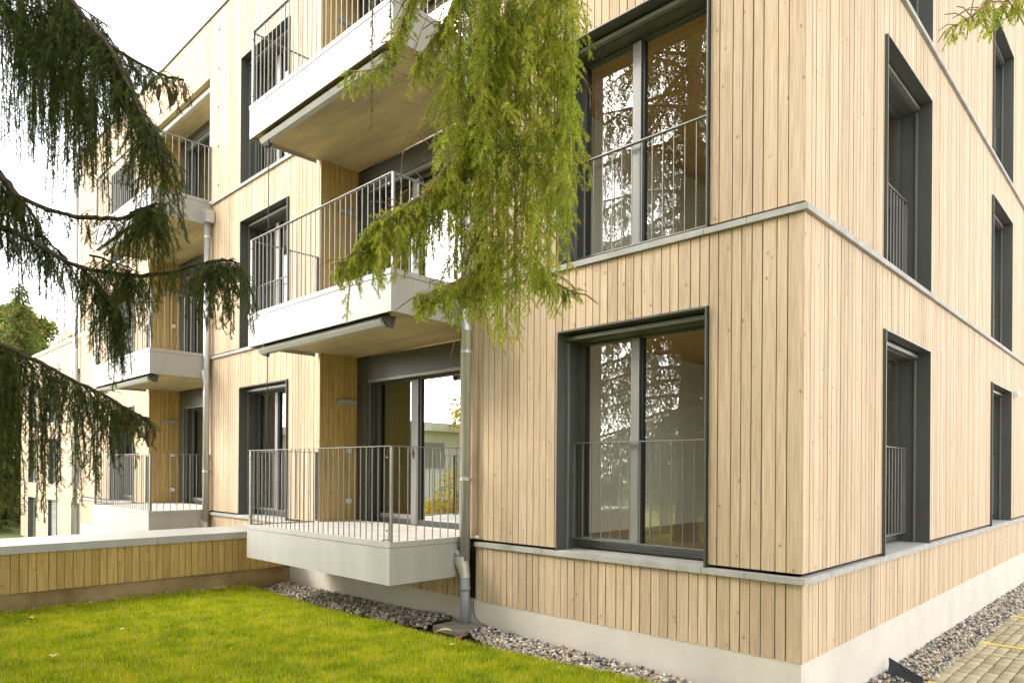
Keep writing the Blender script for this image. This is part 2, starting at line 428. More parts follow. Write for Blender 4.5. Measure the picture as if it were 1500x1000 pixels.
# --- loggia recesses, doors, balconies
def recess(a0, a1, k, awn_only=False):
    zf = LV[k]+.085; zc = LV[k+1]-.345 if k < 2 else 8.10
    r = np.random.default_rng(5)
    for x0, x1, sgn in ((a0-.024, a0, 1), (a1, a1+.024, -1)):
        mb = MB()
        y = .026; kk = 0
        while y < .64:
            w = PATTERN[kk % 4]; kk += 1
            y2 = min(y+w, .64)
            if y2-y > .02: mb.box(x0+r.uniform(-.001, .001), y+.003, zf-.1, x1, y2-.003, zc+.05)
            y = y2
        mb.build('wall_cladding', 'wood_golden_shaded', bld)
    bk = MB(); bk.box(a0-.12, .06, zf-.1, a0-.03, .9, zc+.3); bk.build('wall_backing', 'dark_backing', bld)
    bk = MB(); bk.box(a1+.03, .06, zf-.1, a1+.035, .3, zc+.3); bk.build('wall_backing', 'dark_backing', bld)
    zd = LV[k]+2.20
    d = MB()
    d.box(a0+.001, .64, zd, a1-.001, .70, zc+.02); d.box(a0+.001, .64, zf-.05, a0+.25, .70, zd-.0005)
    d.box(a0+.238, .70, zf, a0+.25, .81, zd); d.box(a0+.25, .70, zd-.0, a1-.001, .81, zd+.012)
    door = d.build('balcony_door', 'dark_metal', bld)
    s = MB(); s.box(a0+.254, .655, zd-.045, a1-.002, .70, zd-.003); s.box(a0+.252, .68, zf, a0+.272, .70, zd-.046); s.build('blind_rail', 'guide_metal', door)
    f = MB(); y0, y1 = .80, .87
    zt = zd-.005; zb = zf-.03
    xs = a0+.25
    f.box(xs, y0, zb, xs+.13, y1, zt); f.box(xs+.13, y0, zt-.06, a1-.05, y1, zt); f.box(xs+.13, y0, zb, a1-.05, y1, zb+.09)
    f.box(a1-.05, y0, zb, a1-.001, y1, zt); f.build('frame', 'dark_metal', door)
    xm = a0+1.155
    f = MB(); f.box(xm, y0-.012, zb+.02, xm+.15, y1, zt-.06); f.box(xs+.15, y0-.006, zb+.09, xm, y1, zb+.15); f.build('mullion', 'sash_metal', door)
    f = MB(); f.box(xm+.15, y0+.006, zb+.09, xm+.21, y1, zt-.06); f.box(xs+.13, y0+.006, zb+.09, xs+.15, y1, zt-.06); f.build('gasket', 'black_gasket', door)
    p = MB(); 
    i = p._add([(xs+.15, y0+.03, zb+.15), (xm, y0+.03, zb+.15), (xm, y0+.03, zt-.06), (xs+.15, y0+.03, zt-.06)]); p.f.append((i, i+1, i+2, i+3))
    p.build('pane', 'door_glass', door)
    p = MB(); i = p._add([(xm+.21, y0+.03, zb+.09), (a1-.05, y0+.03, zb+.09), (a1-.05, y0+.03, zt-.06), (xm+.21, y0+.03, zt-.06)]); p.f.append((i, i+1, i+2, i+3))
    p.build('pane', 'mirror_glass', door)
    h = MB(); h.box(xm+.03, y0-.04, LV[k]+1.02, xm+.05, y0-.025, LV[k]+1.16); h.box(xm+.03, y0-.027, LV[k]+1.07, xm+.05, y0-.012, LV[k]+1.10); h.build('handle', 'sash_metal', door)
    # wall lamp and sockets on the timber side wall
    l = MB(); l.prism([(.27, LV[k]+1.835), (.60, LV[k]+1.835), (.60, LV[k]+1.895), (.27, LV[k]+1.895)], a0+.001, a0+.055); l.build('wall_lamp', 'lamp_grey', bld)
    for zz in (1.10, .335):
        s = MB(); s.box(a0+.001, .45, LV[k]+zz, a0+.035, .53, LV[k]+zz+.075); so = s.build('socket', 'white_plastic', bld)
        s = MB(); s.box(a0+.0352, .458, LV[k]+zz+.012, a0+.041, .522, LV[k]+zz+.062); s.build('socket_lid', 'white_plastic', so)
def balcony(a0, a1, k, awning=True):
    x0, x1 = a0-.08, a1+.10; yf = -1.05
    zt = LV[k]+.098; zb = LV[k]-.352
    f = MB()
    t = .012
    for z0, z1, e in ((zb, zt-.062, 0), (zt-.058, zt, .006)):
        f.box(x0-e, yf-e, z0, x1+e, yf+t, z1); f.box(x0-e, yf+t, z0, x0+t, -.037, z1); f.box(x1-t, yf+t, z0, x1+e, -.037, z1)
    f.box(x0+t, yf+t, zt-.062, x1-t, yf+.03, zt-.058)
    b = f.build('balcony', 'fascia_metal', bld)
    s = MB(); s.box(x0+t+.001, yf+t+.001, zb+.05, x1-t-.001, -.002, LV[k]+.05)
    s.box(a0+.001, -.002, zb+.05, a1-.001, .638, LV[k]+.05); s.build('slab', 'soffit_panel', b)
    s = MB()
    n = 6
    for i in range(n):
        p = x0+t+.01+(x1-x0-2*t-.02)*i/n; q = x0+t+.01+(x1-x0-2*t-.02)*(i+1)/n
        s.box(p+.003, yf+.06, LV[k]+.0505, q-.003, -.53, LV[k]+.082)
        p = max(p, a0+.004); q = min(q, a1-.004)
        s.box(p+.003, -.522, LV[k]+.0505, q-.003, -.003, LV[k]+.082); s.box(p+.003, .003, LV[k]+.0505, q-.003, .632, LV[k]+.082)
    s.build('floor_tiles', 'floor_slab', b)
    r = MB(); zr = LV[k]+1.105; ins = .03; xa, xb, yy = x0+ins, x1-ins, yf+ins
    r.box(xa-.02, yy-.02, zr-.008, xb+.02, yy+.02, zr); r.box(xa-.02, yy+.02, zr-.008, xa+.02, -.0, zr); r.box(xb-.02, yy+.02, zr-.008, xb+.02, -.0, zr)
    zl = zt+.001
    n = 29
    for i in range(1, n): 
        x = xa+(xb-xa)*i/n; r.cyl((x, yy, zl), (x, yy, zr-.008), .0062, n=6, caps=False)
    for i in range(1, 9):
        y = yy+(-.0-yy)*i/9
        for x in (xa, xb): r.cyl((x, y, zl), (x, y, zr-.008), .0062, n=6, caps=False)
    r.build('railing', 'rail_metal', b)
    for x in (xa, xb):
        po = MB()
        sg = 1 if x == xa else -1
        po.box(x-.006, yy-.018, zl, x+.006, yy+.03, zr-.0085); po.box(x-sg*.04 if sg < 0 else x+.0062, yy-.018, zl, x-.0062 if sg < 0 else x+.04, yy-.006, zr-.0085)
        for z in (zl+.12, zr-.12):
            po.cyl((x+sg*.03, yy-.019, z), (x+sg*.03, yy-.028, z), .012, n=8)
        po.build('post', 'rail_metal', b)
        po = MB(); po.box(x-.006, -.045, zl, x+.006, -.002, zr-.0085); po.build('post', 'rail_metal', b)
    if awning: awning_at(b, a0+.12, a1-.16, zb-.005, yf+.075, k)
    return b
def awning_at(b, a0, a1, z, y, k, crank=True):
    prof = [(y-.035, z-.05), (y-.005, z-.10), (y+.06, z-.105), (y+.075, z-.06), (y+.04, z-.012), (y-.01, z-.012)]
    a = MB(); a.prism(prof, a0, a1); aw = a.build('awning', 'fascia_metal', b)
    e = MB()
    for x in (a0-.03, a1+.004):
        e.prism([(y-.01, z-.02), (y+.05, z-.11), (y+.13, z-.115), (y+.16, z+.02), (y, z+.0)], x, x+.026)
    e.box(a0, y+.05, z-.03, a1, y+.11, z+.045)
    e.build('awning_bracket', 'dark_metal', b)
    if crank:
        c = MB(); x = a0+.20
        c.tube([(x, y-.0, z-.10), (x, y+.0, z-.16)], .012, 8); c.tube([(x, y, z-.15), (x+.01, y+.0, z-1.28)], .006, 6)
        c.tube([(x+.01, y, z-1.28), (x-.055, y+.02, z-1.40), (x-.06, y+.02, z-1.56)], [.006, .006, .011], 6); c.build('crank_rod', 'black_gasket', b)
for a0, a1 in L_REC:
    for k in range(3):
        recess(a0, a1, k)
    for k in range(3):
        balcony(a0, a1, k, awning=k > 0)
    # top floor soffit with its own awning
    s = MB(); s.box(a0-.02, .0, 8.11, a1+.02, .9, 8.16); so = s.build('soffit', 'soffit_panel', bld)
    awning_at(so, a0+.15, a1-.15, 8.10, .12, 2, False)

# --- downpipes
def downpipe(x, y, ztop, zend, first=None, ground=-.88):
    p = MB(); r = .055
    p.tube([(x, y, ztop), (x, y, zend)], r, 16); pipe = p.build('downpipe', 'steel_pipe', bld, True)
    c = MB()
    z = zend+.9
    while z < ztop: c.cyl((x, y, z), (x, y, z+.03), r+.006, n=16); c.box(x-.012, y+.05, z+.004, x+.012, .03, z+.026); z += 1.43
    c.build('pipe_clamp', 'steel_pipe', pipe)
    return pipe
def funnel(pipe, x, y, z, r=.055):
    f = MB()
    f.tube([(x-.04, y-.005, z), (x-.04, y-.005, z-.07), (x-.002, y, z-.20), (x, y, z-.235)], [.082, .082, .059, .059], 16, True); f.build('funnel', 'steel_pipe', pipe, False)
    f = MB(); f.tube([(x-.28, y-.11, z+.06), (x-.13, y-.045, z+.055), (x-.075, y-.03, z+.03), (x-.065, y-.025, z-.03)], .038, 10); f.build('outlet', 'grey_plastic', pipe, True)
PX, PY = -3.722, -.09
pn = downpipe(PX, PY, ZT-.1, -.16)
funnel(pn, PX, PY, -.12); funnel(pn, PX, PY, LV[1]-.2); funnel(pn, PX, PY, LV[2]-.2)
m = MB(); m.tube([(PX, PY, -.34), (PX, PY, -.90)], .056, 16); m.cyl((PX, PY, -.50), (PX, PY, -.455), .062, n=16); m.build('stand_pipe', 'grey_plastic', pn, True)
m = MB(); m.tube([(PX+.055+.37*t**2.2, -.012, -.615-.27*(1-(1-t)**2.4)-.012*math.sin(6*t)) for t in [i/14 for i in range(15)]], .0045, 6); m.build('cable', 'cable', bld, True)
m = MB(); m.cyl((PX+.09, -.03, .10), (PX+.17, -.03, .105), .02, n=10); m.build('bracket', 'steel_pipe', bld)
FX = -10.80
pf = downpipe(FX, PY, LV[2]-.30, -.12)
funnel(pf, FX, PY, -.1); funnel(pf, FX, PY, LV[1]-.2)
m = MB(); m.box(FX-.09, PY-.08, LV[2]-.35, FX+.13, PY+.075, LV[2]-.13); m.tube([(FX-.30, PY-.10, LV[2]-.09), (FX-.03, PY-.06, LV[2]-.12)], .04, 10); m.build('rain_hopper', 'steel_pipe', pf)
m = MB(); m.tube([(FX, PY, -.3), (FX, PY, -2.6)], .056, 16); m.build('stand_pipe', 'grey_plastic', pf, True)
m = MB(); m.tube([(XL-.02, -.09, ZT-.1), (XL-.02, -.09, -2.6)], .06, 12); m.build('downpipe', 'steel_pipe', bld, True)
m = MB()
for z in (8.835, 8.122, 7.422, 6.71, 6.0): m.cyl((-10.55, -.006, z), (-10.55, .004, z), .022, n=10)
m.build('anchor_plug', 'dark_backing', bld)
m = MB(); m.box(.001, 9.35, 2.18, .07, 9.45, 2.28); m.box(.07, 9.37, 2.20, .085, 9.43, 2.25); m.build('motion_sensor', 'white_plastic', bld)
m = MB(); m.box(-17.4, -.012, -1.0, -15.2, .01, -.82); m.build('vent_strip', 'dark_metal', bld)

# ------------------------------------------------------------------ lower block behind
blk = thing('apartment_building', (-36.5, 8, -2.8), 'lower timber clad block with narrow windows standing behind the long garden wall', 'apartment building')
BX0, BX1, BY, BZ = -42.0, -22.0, 3.0, 6.28
e = [BX0]
r_ = np.random.default_rng(9)
while e[-1] < BX1: e.append(e[-1]+PATTERN[len(e) % 4])
bw = []
for k, zz in enumerate((-2.79, .065, 2.92)):
    for a0, a1 in ((-40.25, -38.72), (-36.25, -34.72), (-32.3, -30.77), (-28.3, -26.8)): bw.append((a0, a1, zz, zz+(2.13 if k < 2 else 2.1)))
for z0, z1 in ((-2.9, -.03), (.03, 2.82), (2.88, BZ)):
    mb = MB(off=(0, BY, 0)); clad(mb, e, z0, z1, bw, 0., .012); mb.build('wall_cladding', 'wood_cladding', blk)
mb = MB(off=(0, BY, 0)); wall_grid(mb, BX0+.02, BX1, -2.9, BZ-.05, .03, .25, bw); mb.box(BX0, .26, -2.9, BX1, 10, BZ-.06); mb.build('wall_backing', 'dark_backing', blk)
mb = MB(off=(0, BY, 0))
for z in (-.03, 2.82): mb.box(BX0-.03, -.03, z, BX1, .02, z+.05)
mb.build('ledge', 'ledge_concrete', blk)
mb = MB(off=(0, BY, 0)); mb.box(BX0-.05, -.05, BZ, BX1, 10, BZ+.14); mb.build('roof_edge', 'house_roof', blk)
for i, (a0, a1, z0, z1) in enumerate(bw):
    m = MB(off=(0, BY, 0)); m.box(a0, -.03, z0, a0+.03, .25, z1); m.box(a1-.03, -.03, z0, a1, .25, z1); m.box(a0+.03, -.03, z1-.03, a1-.03, .25, z1); w = m.build('window', 'dark_metal', blk)
    m = MB(off=(0, BY, 0)); m.box(a0+.03, .18, z0, a1-.03, .245, z0+.1); m.box(a0+.03, .18, z0+.1, a0+.12, .245, z1-.03); m.box(a0+.7, .18, z0+.1, a0+.8, .245, z1-.03); m.build('frame', 'sash_metal', w)
    m = MB(off=(0, BY, 0)); j = m._add([(a0+.03, .24, z0), (a1-.03, .24, z0), (a1-.03, .24, z1-.03), (a0+.03, .24, z1-.03)]); m.f.append((j, j+1, j+2, j+3)); m.build('pane', 'mirror_glass', w)
    if abs(a0+36.25) < .1 and z0 < -1:
        m = MB(off=(0, BY, 0))
        for q in range(24): m.box(a0+.035, .10, z0+.04+q*.085, a1-.035, .15, z0+.09+q*.085)
        m.build('blind', 'blind_slats', w)

# ------------------------------------------------------------------ garden wall
gw = thing('garden_wall', (-8.3, -3.5, -1.0), 'low garden wall with timber boards and a broad pale metal coping', 'garden wall')
WX0, WX1, WY0, WY1 = -8.93, -7.84, -9.0, -.02
m = MB(); m.box(WX0+.06, WY0, -2.8, WX1-.03, .004, -.645); m.build('base', 'stained_concrete', gw)
m = MB(); y = WY0; k = 0
r_ = np.random.default_rng(12)
while y < WY1-.03:
    w = PATTERN[k % 4]*r_.uniform(.97, 1.03); k += 1
    m.box(WX1-.024, y+.003, -.64, WX1, min(y+w, WY1)-.003, -.17); y += w
m.build('cladding', 'wood_golden_shaded', gw)
m = MB(); m.box(WX0+.02, WY0, -.64, WX1-.03, WY1, -.171); m.build('core', 'dark_backing', gw)
m = MB(); cs = [WY0, -4.9, -1.95, -.04]
for p, q in zip(cs, cs[1:]): m.box(WX0, p+.002, -.168, WX1+.03, q-.002, -.072)
m.build('coping', 'fascia_metal', gw)

# ------------------------------------------------------------------ ground
def sheet(name, xs, ys, zf, m, kind='structure'):
    X, Y = np.meshgrid(xs, ys); Z = zf(X, Y)
    v = np.stack([X.ravel(), Y.ravel(), Z.ravel()], 1); nx, ny = len(xs), len(ys)
    i = (np.arange(ny-1)[:, None]*nx + np.arange(nx-1)[None]).ravel()
    o = np_mesh(name, v, np.stack([i, i+1, i+1+nx, i+nx], 1), m, None, True); tag(o, kind=kind); return o
def edge_y(X):       # where the lawn stops in front of the pebble strip
    return np.interp(X, [-8.5, -7.84, -7.3, -6.4, -5.0, -3.6, -3.1, -2.4, -1.5, -.6, .3, 3], [-.62, -.62, -.60, -.66, -.70, -.66, -.62, -.50, -.37, -.34, -.5, -1.6])
def lawn_z(X, Y):
    base = -.872 + .022*np.sin(X*1.3+.4)*np.cos(Y*1.1) + .03*np.clip((edge_y(X)-Y)/1.2, 0, 1)
    return base - .30*np.clip((X+.55)/1.6, 0, 1)**1.3 - .10*np.clip((Y-edge_y(X)+.10)/.14, 0, 1)
def low_z(X, Y): return np.interp(X, [-8, -5, -3.7, -2.5, -1, 0, .5], [-.985, -.965, -.925, -.935, -.96, -1.08, -1.15]) + 0*Y
def terrain(X, Y):
    z = np.full_like(X, -2.75)
    return z
sheet('terrain', np.linspace(-160, 160, 41), np.linspace(-160, 160, 41), terrain, 'terrain_grass')
xs = np.concatenate([np.arange(-7.9, 1.2, .07), [1.5, 2.2, 3.0, 5.0, 9.0]]); 
def lawn_sheet():
    t = np.concatenate([[0, .03, .06, .1, .14, .18], np.arange(.26, 5.2, .12), [6, 8, 11, 16, 24]])
    X, T = np.meshgrid(xs, t); Y = edge_y(X)+.05-T; Z = lawn_z(X, Y)
    Z = Z + rng.normal(0, .003, Z.shape)
    v = np.stack([X.ravel(), Y.ravel(), Z.ravel()], 1); nx, ny = len(xs), len(t)
    i = (np.arange(ny-1)[:, None]*nx+np.arange(nx-1)[None]).ravel()
    o = np_mesh('lawn', v, np.stack([i, i+nx, i+1+nx, i+1], 1), 'lawn_ground', None, True); tag(o, kind='structure')
lawn_sheet()
m = MB(); m.box(-30, -25, -2.7, WX0+.1, -10, -.9); o = m.build('lawn', 'lawn_ground'); tag(o, kind='structure')
sheet('soil', np.linspace(-7.9, .55, 60), np.linspace(-1.1, .03, 12), lambda X, Y: low_z(X, Y)-.03 + .05*np.clip((edge_y(X)-Y+.1)/.2, 0, 1)*0 + rng.normal(0, .004, X.shape), 'soil')
# paving on the gable side
PZ = lambda y: -1.135-.012*max(0, y-2)
sheet('parking_bounce', np.linspace(4.12, 60, 9), np.linspace(-4, 60, 12), lambda X, Y: -1.15-.012*np.clip(Y-2, 0, 99)+0*X, 'bounce_asphalt')  # pale ground added beyond the pavers to bounce light onto the gable
sheet('parking_bounce', np.linspace(-.02, 4.12, 9), np.linspace(10.9, 60, 8), lambda X, Y: -1.15-.012*np.clip(Y-2, 0, 99)+0*X, 'bounce_asphalt')
o = sheet('paving_bed', np.linspace(-.02, 4.2, 9), np.linspace(-2.2, 11.5, 18), lambda X, Y: -1.165-.012*np.clip(Y-2, 0, 99)+0*X, 'joint_moss')
pv = []
r_ = np.random.default_rng(21)
for ix in range(34):
    x = .345+ix*.1125
    yoff = 0 if ix else .055
    for iy in range(62):
        y = -1.6+iy*.2+yoff
        pv.append((x, y))
pv = np.array(pv); n = len(pv)
hx = .0505; hy = .0955
cx = pv[:, 0]+.056; cy = pv[:, 1]+.1
zt = -1.135-.012*np.clip(cy-2, 0, 99)+r_.normal(0, .0018, n)
gx = np.where(pv[:, 0] < .4, .052, .0495)
c = .004
V = []
for dx, dy, dz in ((-1, -1, -.05), (1, -1, -.05), (1, 1, -.05), (-1, 1, -.05), (-1, -1, -c), (1, -1, -c), (1, 1, -c), (-1, 1, -c)):
    V.append(np.stack([cx+dx*gx, cy+dy*hy, zt+dz], 1))
for dx, dy in ((-1, -1), (1, -1), (1, 1), (-1, 1)): V.append(np.stack([cx+dx*(gx-c), cy+dy*(hy-c), zt], 1))
V = np.stack(V, 1).reshape(-1, 3)
F = np.array([(0, 1, 5, 4), (1, 2, 6, 5), (2, 3, 7, 6), (3, 0, 4, 7), (4, 5, 9, 8), (5, 6, 10, 9), (6, 7, 11, 10), (7, 4, 8, 11), (8, 9, 10, 11)])
F = (F[None]+12*np.arange(n)[:, None, None]).reshape(-1, 4)
o = np_mesh('paving', V, F, 'paver_stone'); tag(o, kind='structure')
for nm, mt, ys_, hw in (('painted_line', 'yellow_paint', (2.165, 4.50, 6.78, 9.05), .032), ('pale_joint', 'pale_mortar', (1.62, 3.90, 6.17, 8.45), .02)):
    m = MB()
    for y in ys_:
        z = -1.135-.012*max(0, y-2)
        m.box(.35 if nm == 'painted_line' else .34, y-hw, z-.02, 4.1, y+hw, z+.0055)
    o = m.build(nm, mt); tag(o, kind='structure')

# ------------------------------------------------------------------ pebbles
def ico():
    import bmesh
    bm = bmesh.new(); bmesh.ops.create_icosphere(bm, subdivisions=1, radius=1)
    bm.verts.ensure_lookup_table()
    v = np.array([q.co[:] for q in bm.verts]); f = np.array([[q.index for q in fc.verts] for fc in bm.faces]); bm.free(); return v, f
def rotmats(n, r):
    q = r.normal(size=(n, 4)); q /= np.linalg.norm(q, axis=1)[:, None]; w, x, y, z = q.T
    return np.stack([np.stack([1-2*(y*y+z*z), 2*(x*y-z*w), 2*(x*z+y*w)], 1), np.stack([2*(x*y+z*w), 1-2*(x*x+z*z), 2*(y*z-x*w)], 1), np.stack([2*(x*z-y*w), 2*(y*z+x*w), 1-2*(x*x+y*y)], 1)], 1)
def pebbles(P, size, seed):
    r = np.random.default_rng(seed); v, f = ico(); n = len(P)
    s = size[:, None]*np.stack([r.uniform(.8, 1.25, n), r.uniform(.65, 1., n), r.uniform(.45, .75, n)], 1)
    loc = v[None]*(1+r.normal(0, .08, (n, len(v), 1)))*s[:, None]
    W = np.einsum('nij,nvj->nvi', rotmats(n, r), loc)+P[:, None]
    o = np_mesh('gravel', W.reshape(-1, 3), (f[None]+len(v)*np.arange(n)[:, None, None]).reshape(-1, 3), 'pebbles', None, True)
    return tag(o, 'grey and beige pebbles along the foot of the building', 'gravel', kind='stuff')
r_ = np.random.default_rng(31)
n = 9000
X = r_.uniform(-7.8, .1, n); ey = edge_y(X)
wd = np.interp(X, [-7.8, -6.8, -4.2, -3.4, -2.8, 0], [.42, .50, .42, .30, .52, .5])
Y = -.005-np.abs(r_.uniform(0, 1, n))*wd
keep = ~((np.abs(X-PX) < .31) & (Y > -.46)) & (Y > ey-.02)
X, Y = X[keep], Y[keep]
mound = .06*np.clip(1-((Y+.16)/.26)**2, 0, 1)*(1-np.clip((X+3.6)/.3, 0, 1)) - .12*np.clip((Y+.05-0)/.06, 0, 1)*0
Z = low_z(X, Y)+mound+r_.uniform(-.01, .028, len(X))+.012
pebbles(np.stack([X, Y, Z], 1), r_.uniform(.014, .027, len(X)), 41)
n = 9000
Y = r_.uniform(-.6, 12.8, n); X = r_.uniform(.005, .37, n)
Z = -1.15-.012*np.clip(Y-2, 0, 99)+.05*np.clip(1-X/.36, 0, 1)+r_.uniform(-.01, .025, n)
pebbles(np.stack([X, Y, Z], 1), r_.uniform(.014, .026, n), 43)
# few stray stones along the garden wall
n = 420
Y = r_.uniform(-4.6, -.3, n); X = r_.uniform(-7.82, -7.70, n)
pebbles(np.stack([X, Y, lawn_z(X, Y)+.015], 1), r_.uniform(.01, .022, n), 44)

# ------------------------------------------------------------------ grass
def grass(n, x0, x1, ylen, h, seed, name='grass', m='grass_blades'):
    r = np.random.default_rng(seed)
    X = r.uniform(x0, x1, n); Y = edge_y(X)+.04-r.uniform(0, 1, n)*ylen-np.abs(r.normal(0, .03, n))
    keep = (X < .2)
    X, Y = X[keep], Y[keep]; n = len(X)
    Z = lawn_z(X, Y)-.004
    clump = .75+.5*(np.sin(X*5.1+Y*2.3)*np.sin(Y*6.7-X*1.7)+1)/2
    H = h*r.uniform(.4, 1.2, n)*clump*np.where(r.uniform(0, 1, n) < .04, 1.8, 1.)
    a = r.uniform(0, 2*np.pi, n); lean = np.abs(r.normal(0, .55, n)); b = r.uniform(0, 2*np.pi, n)
    W = r.uniform(.0013, .0026, n)
    base = np.stack([X, Y, Z], 1); wv = np.stack([np.cos(a)*W, np.sin(a)*W, 0*W], 1)
    mid = base+np.stack([np.cos(b)*lean*H*.25, np.sin(b)*lean*H*.25, H*.55], 1)
    tip = base+np.stack([np.cos(b)*lean*H*.8, np.sin(b)*lean*H*.8, H*(1-.25*np.clip(lean, 0, 1.5))], 1)
    V = np.stack([base-wv, base+wv, mid+wv*.8, mid-wv*.8, tip], 1).reshape(-1, 3)
    i = 5*np.arange(n)[:, None]
    F = np.concatenate([i+np.array([[0, 1, 2]]), i+np.array([[0, 2, 3]]), i+np.array([[3, 2, 4]])], 0)
    o = np_mesh(name, V, F, m); tag(o, 'short bright green lawn grass', 'grass', kind='stuff')
grass(230000, -7.83, .1, 4.6, .05, 51)
grass(40000, -7.8, .15, 9.0, .055, 52)
grass(9000, -7.8, .1, 4.6, .055, 53, 'dry_grass', 'leaf_pale')

# ------------------------------------------------------------------ small things on the ground
sl = MB(); 
a = R(6)
t = thing('drain_slab', (PX+.06, -.24, -.93), 'brown grey concrete slab under the foot of the downpipe', 'concrete slab')
m = MB(off=(PX+.05, -.205, 0)); m.box(-.235, -.20, -.93, .235, .20, -.868); o = m.build('slab', 'wet_concrete', t)
bv = o.modifiers.new('b', 'BEVEL'); bv.width = .008; bv.segments = 2
def leaf(x, y, z, s, ang, mt, label, tilt=.2, group='fallen leaves'):
    n = 10; V = []; Fc = []
    for i in range(n+1):
        u = i/n; w = .38*math.sin(math.pi*u**.8)*(1-.25*u)+.004
        for k, sgn in enumerate((-1, 0, 1)):
            V.append(((u-.5)*s, sgn*w*s*(1+.1*math.sin(9*u)), .10*s*abs(sgn)+.10*s*math.sin(3*u)+tilt*s*.3*(u-.5)))
    for i in range(n):
        for k in range(2): Fc.append((3*i+k, 3*i+k+1, 3*i+k+4, 3*i+k+3))
    V += [((-.5-.25)*s, .02*s, .0), ((-.5-.25)*s, -.02*s, .0)]; Fc.append((len(V)-2, len(V)-1, 1, 0))
    me = bpy.data.meshes.new('fallen_leaf'); me.from_pydata(V, [], Fc); me.materials.append(M[mt])
    o = bpy.data.objects.new('fallen_leaf', me); col.objects.link(o); o.location = (x, y, z); o.rotation_euler = (0, 0, ang)
    sm = o.modifiers.new('s', 'SOLIDIFY'); sm.thickness = .001
    tag(o, label, 'leaf', group)

def lz(x, y): return float(lawn_z(np.array([x]), np.array([y]))[0])
LEAVES = [(-3.52, -.56, -.86, .17, .55, 'leaf_pale', 'large pale yellow leaf lying beside the drain slab'),
          (-3.27, -.58, -.88, .10, 2.2, 'leaf_rust', 'rust brown leaf lying below the pale leaf by the drain slab')]

# felt scrap by the gable
t = MB()
n = 14; rows = []
for i in range(n+1):
    u = i/n
    x = .05+.30*u; y = 1.98-.03*u+.02*math.sin(4*u)
    h = .115*(1-u)**1.4+.075
    rows.append(t._add([(x, y-.02, -1.125), (x+.01, y+.03, -1.125+h*.6), (x+.0, y+.05, -1.125+h), (x+.006, y+.062, -1.125+h), (x+.016, y+.04, -1.125+h*.6), (x+.006, y-.008, -1.125)]))
for r0, r1 in zip(rows, rows[1:]):
    for k in range(6): t.f.append((r0+k, r1+k, r1+(k+1) % 6, r0+(k+1) % 6))
t.f.append(tuple(rows[0]+k for k in range(6))); t.f.append(tuple(rows[-1]+5-k for k in range(6)))
o = t.build('felt_scrap', 'felt'); tag(o, 'dark grey scrap of folded felt lying on the pebbles by the gable wall', 'felt scrap')

# ------------------------------------------------------------------ spruce foliage
def resample(P, step):
    P = np.asarray(P, float); d = np.linalg.norm(np.diff(P, axis=0), axis=1); s = np.concatenate([[0], np.cumsum(d)])
    q = np.arange(0, s[-1], step); 
    return np.stack([np.interp(q, s, P[:, k]) for k in range(3)], 1), q/s[-1], s[-1]
def smooth_path(P, n=40):
    P = np.asarray(P, float); m = len(P); t = np.linspace(0, m-1, n); out = []
    Q = np.vstack([2*P[0]-P[1], P, 2*P[-1]-P[-2]])
    for x in t:
        i = min(int(x), m-2); f = x-i; a, b, c, d = Q[i], Q[i+1], Q[i+2], Q[i+3]
        out.append(.5*((2*b)+(c-a)*f+(2*a-5*b+4*c-d)*f*f+(3*b-a-3*c+d)*f**3))
    return np.array(out)
def needles(P0, P1, P2, counts, ln, wd, r, ang=.95):
    idx = np.repeat(np.arange(len(P0)), counts); n = len(idx)
    t = r.uniform(0, 1, n)[:, None]
    p = (1-t)**2*P0[idx]+2*t*(1-t)*P1[idx]+t*t*P2[idx]
    tg = 2*(1-t)*(P1[idx]-P0[idx])+2*t*(P2[idx]-P1[idx]); tg /= np.linalg.norm(tg, axis=1)[:, None]+1e-9
    rd = r.normal(size=(n, 3)); rd -= (rd*tg).sum(1)[:, None]*tg; rd /= np.linalg.norm(rd, axis=1)[:, None]+1e-9
    a = (ang*r.uniform(.6, 1.2, n)*(1-.55*t[:, 0]**3))[:, None]
    d = rd*np.sin(a)+tg*np.cos(a)
    l = (ln*r.uniform(.7, 1.15, n)*(1-.35*np.abs(2*t[:, 0]-.9)**3))[:, None]
    w = np.cross(d, r.normal(size=(n, 3))); w /= np.linalg.norm(w, axis=1)[:, None]+1e-9
    w = w*wd*.5
    m = p+d*l*.55
    V = np.stack([p-w*.6, p+w*.6, m+w, p+d*l, m-w], 1).reshape(-1, 3)
    i = 5*np.arange(n)[:, None]
    F = np.concatenate([i+np.array([[0, 1, 2]]), i+np.array([[0, 2, 4]]), i+np.array([[4, 2, 3]])], 0)
    return V, F
def tubes(P0, P1, P2, r0, r1):
    """thin three sided twigs along quadratic curves"""
    n = len(P0); rings = []
    for t, rr in ((0., r0), (.5, (r0+r1)/2), (1., r1)):
        p = (1-t)**2*P0+2*t*(1-t)*P1+t*t*P2; tg = (P2-P0); tg = tg/(np.linalg.norm(tg, axis=1)[:, None]+1e-9)
        a = np.cross(tg, np.array([.31, .77, .55])); a /= np.linalg.norm(a, axis=1)[:, None]+1e-9; b = np.cross(tg, a)
        for k in range(3): rings.append(p+rr*(a*math.cos(2.094*k)+b*math.sin(2.094*k)))
    V = np.stack(rings, 1).reshape(-1, 3); i = 9*np.arange(n)[:, None]; F = []
    for g in range(2):
        for k in range(3): F.append(i+np.array([[3*g+k, 3*g+(k+1) % 3, 3*g+3+(k+1) % 3, 3*g+3+k]]))
    return V, np.concatenate(F, 0)
DOWN = np.array([0, 0, -1.])
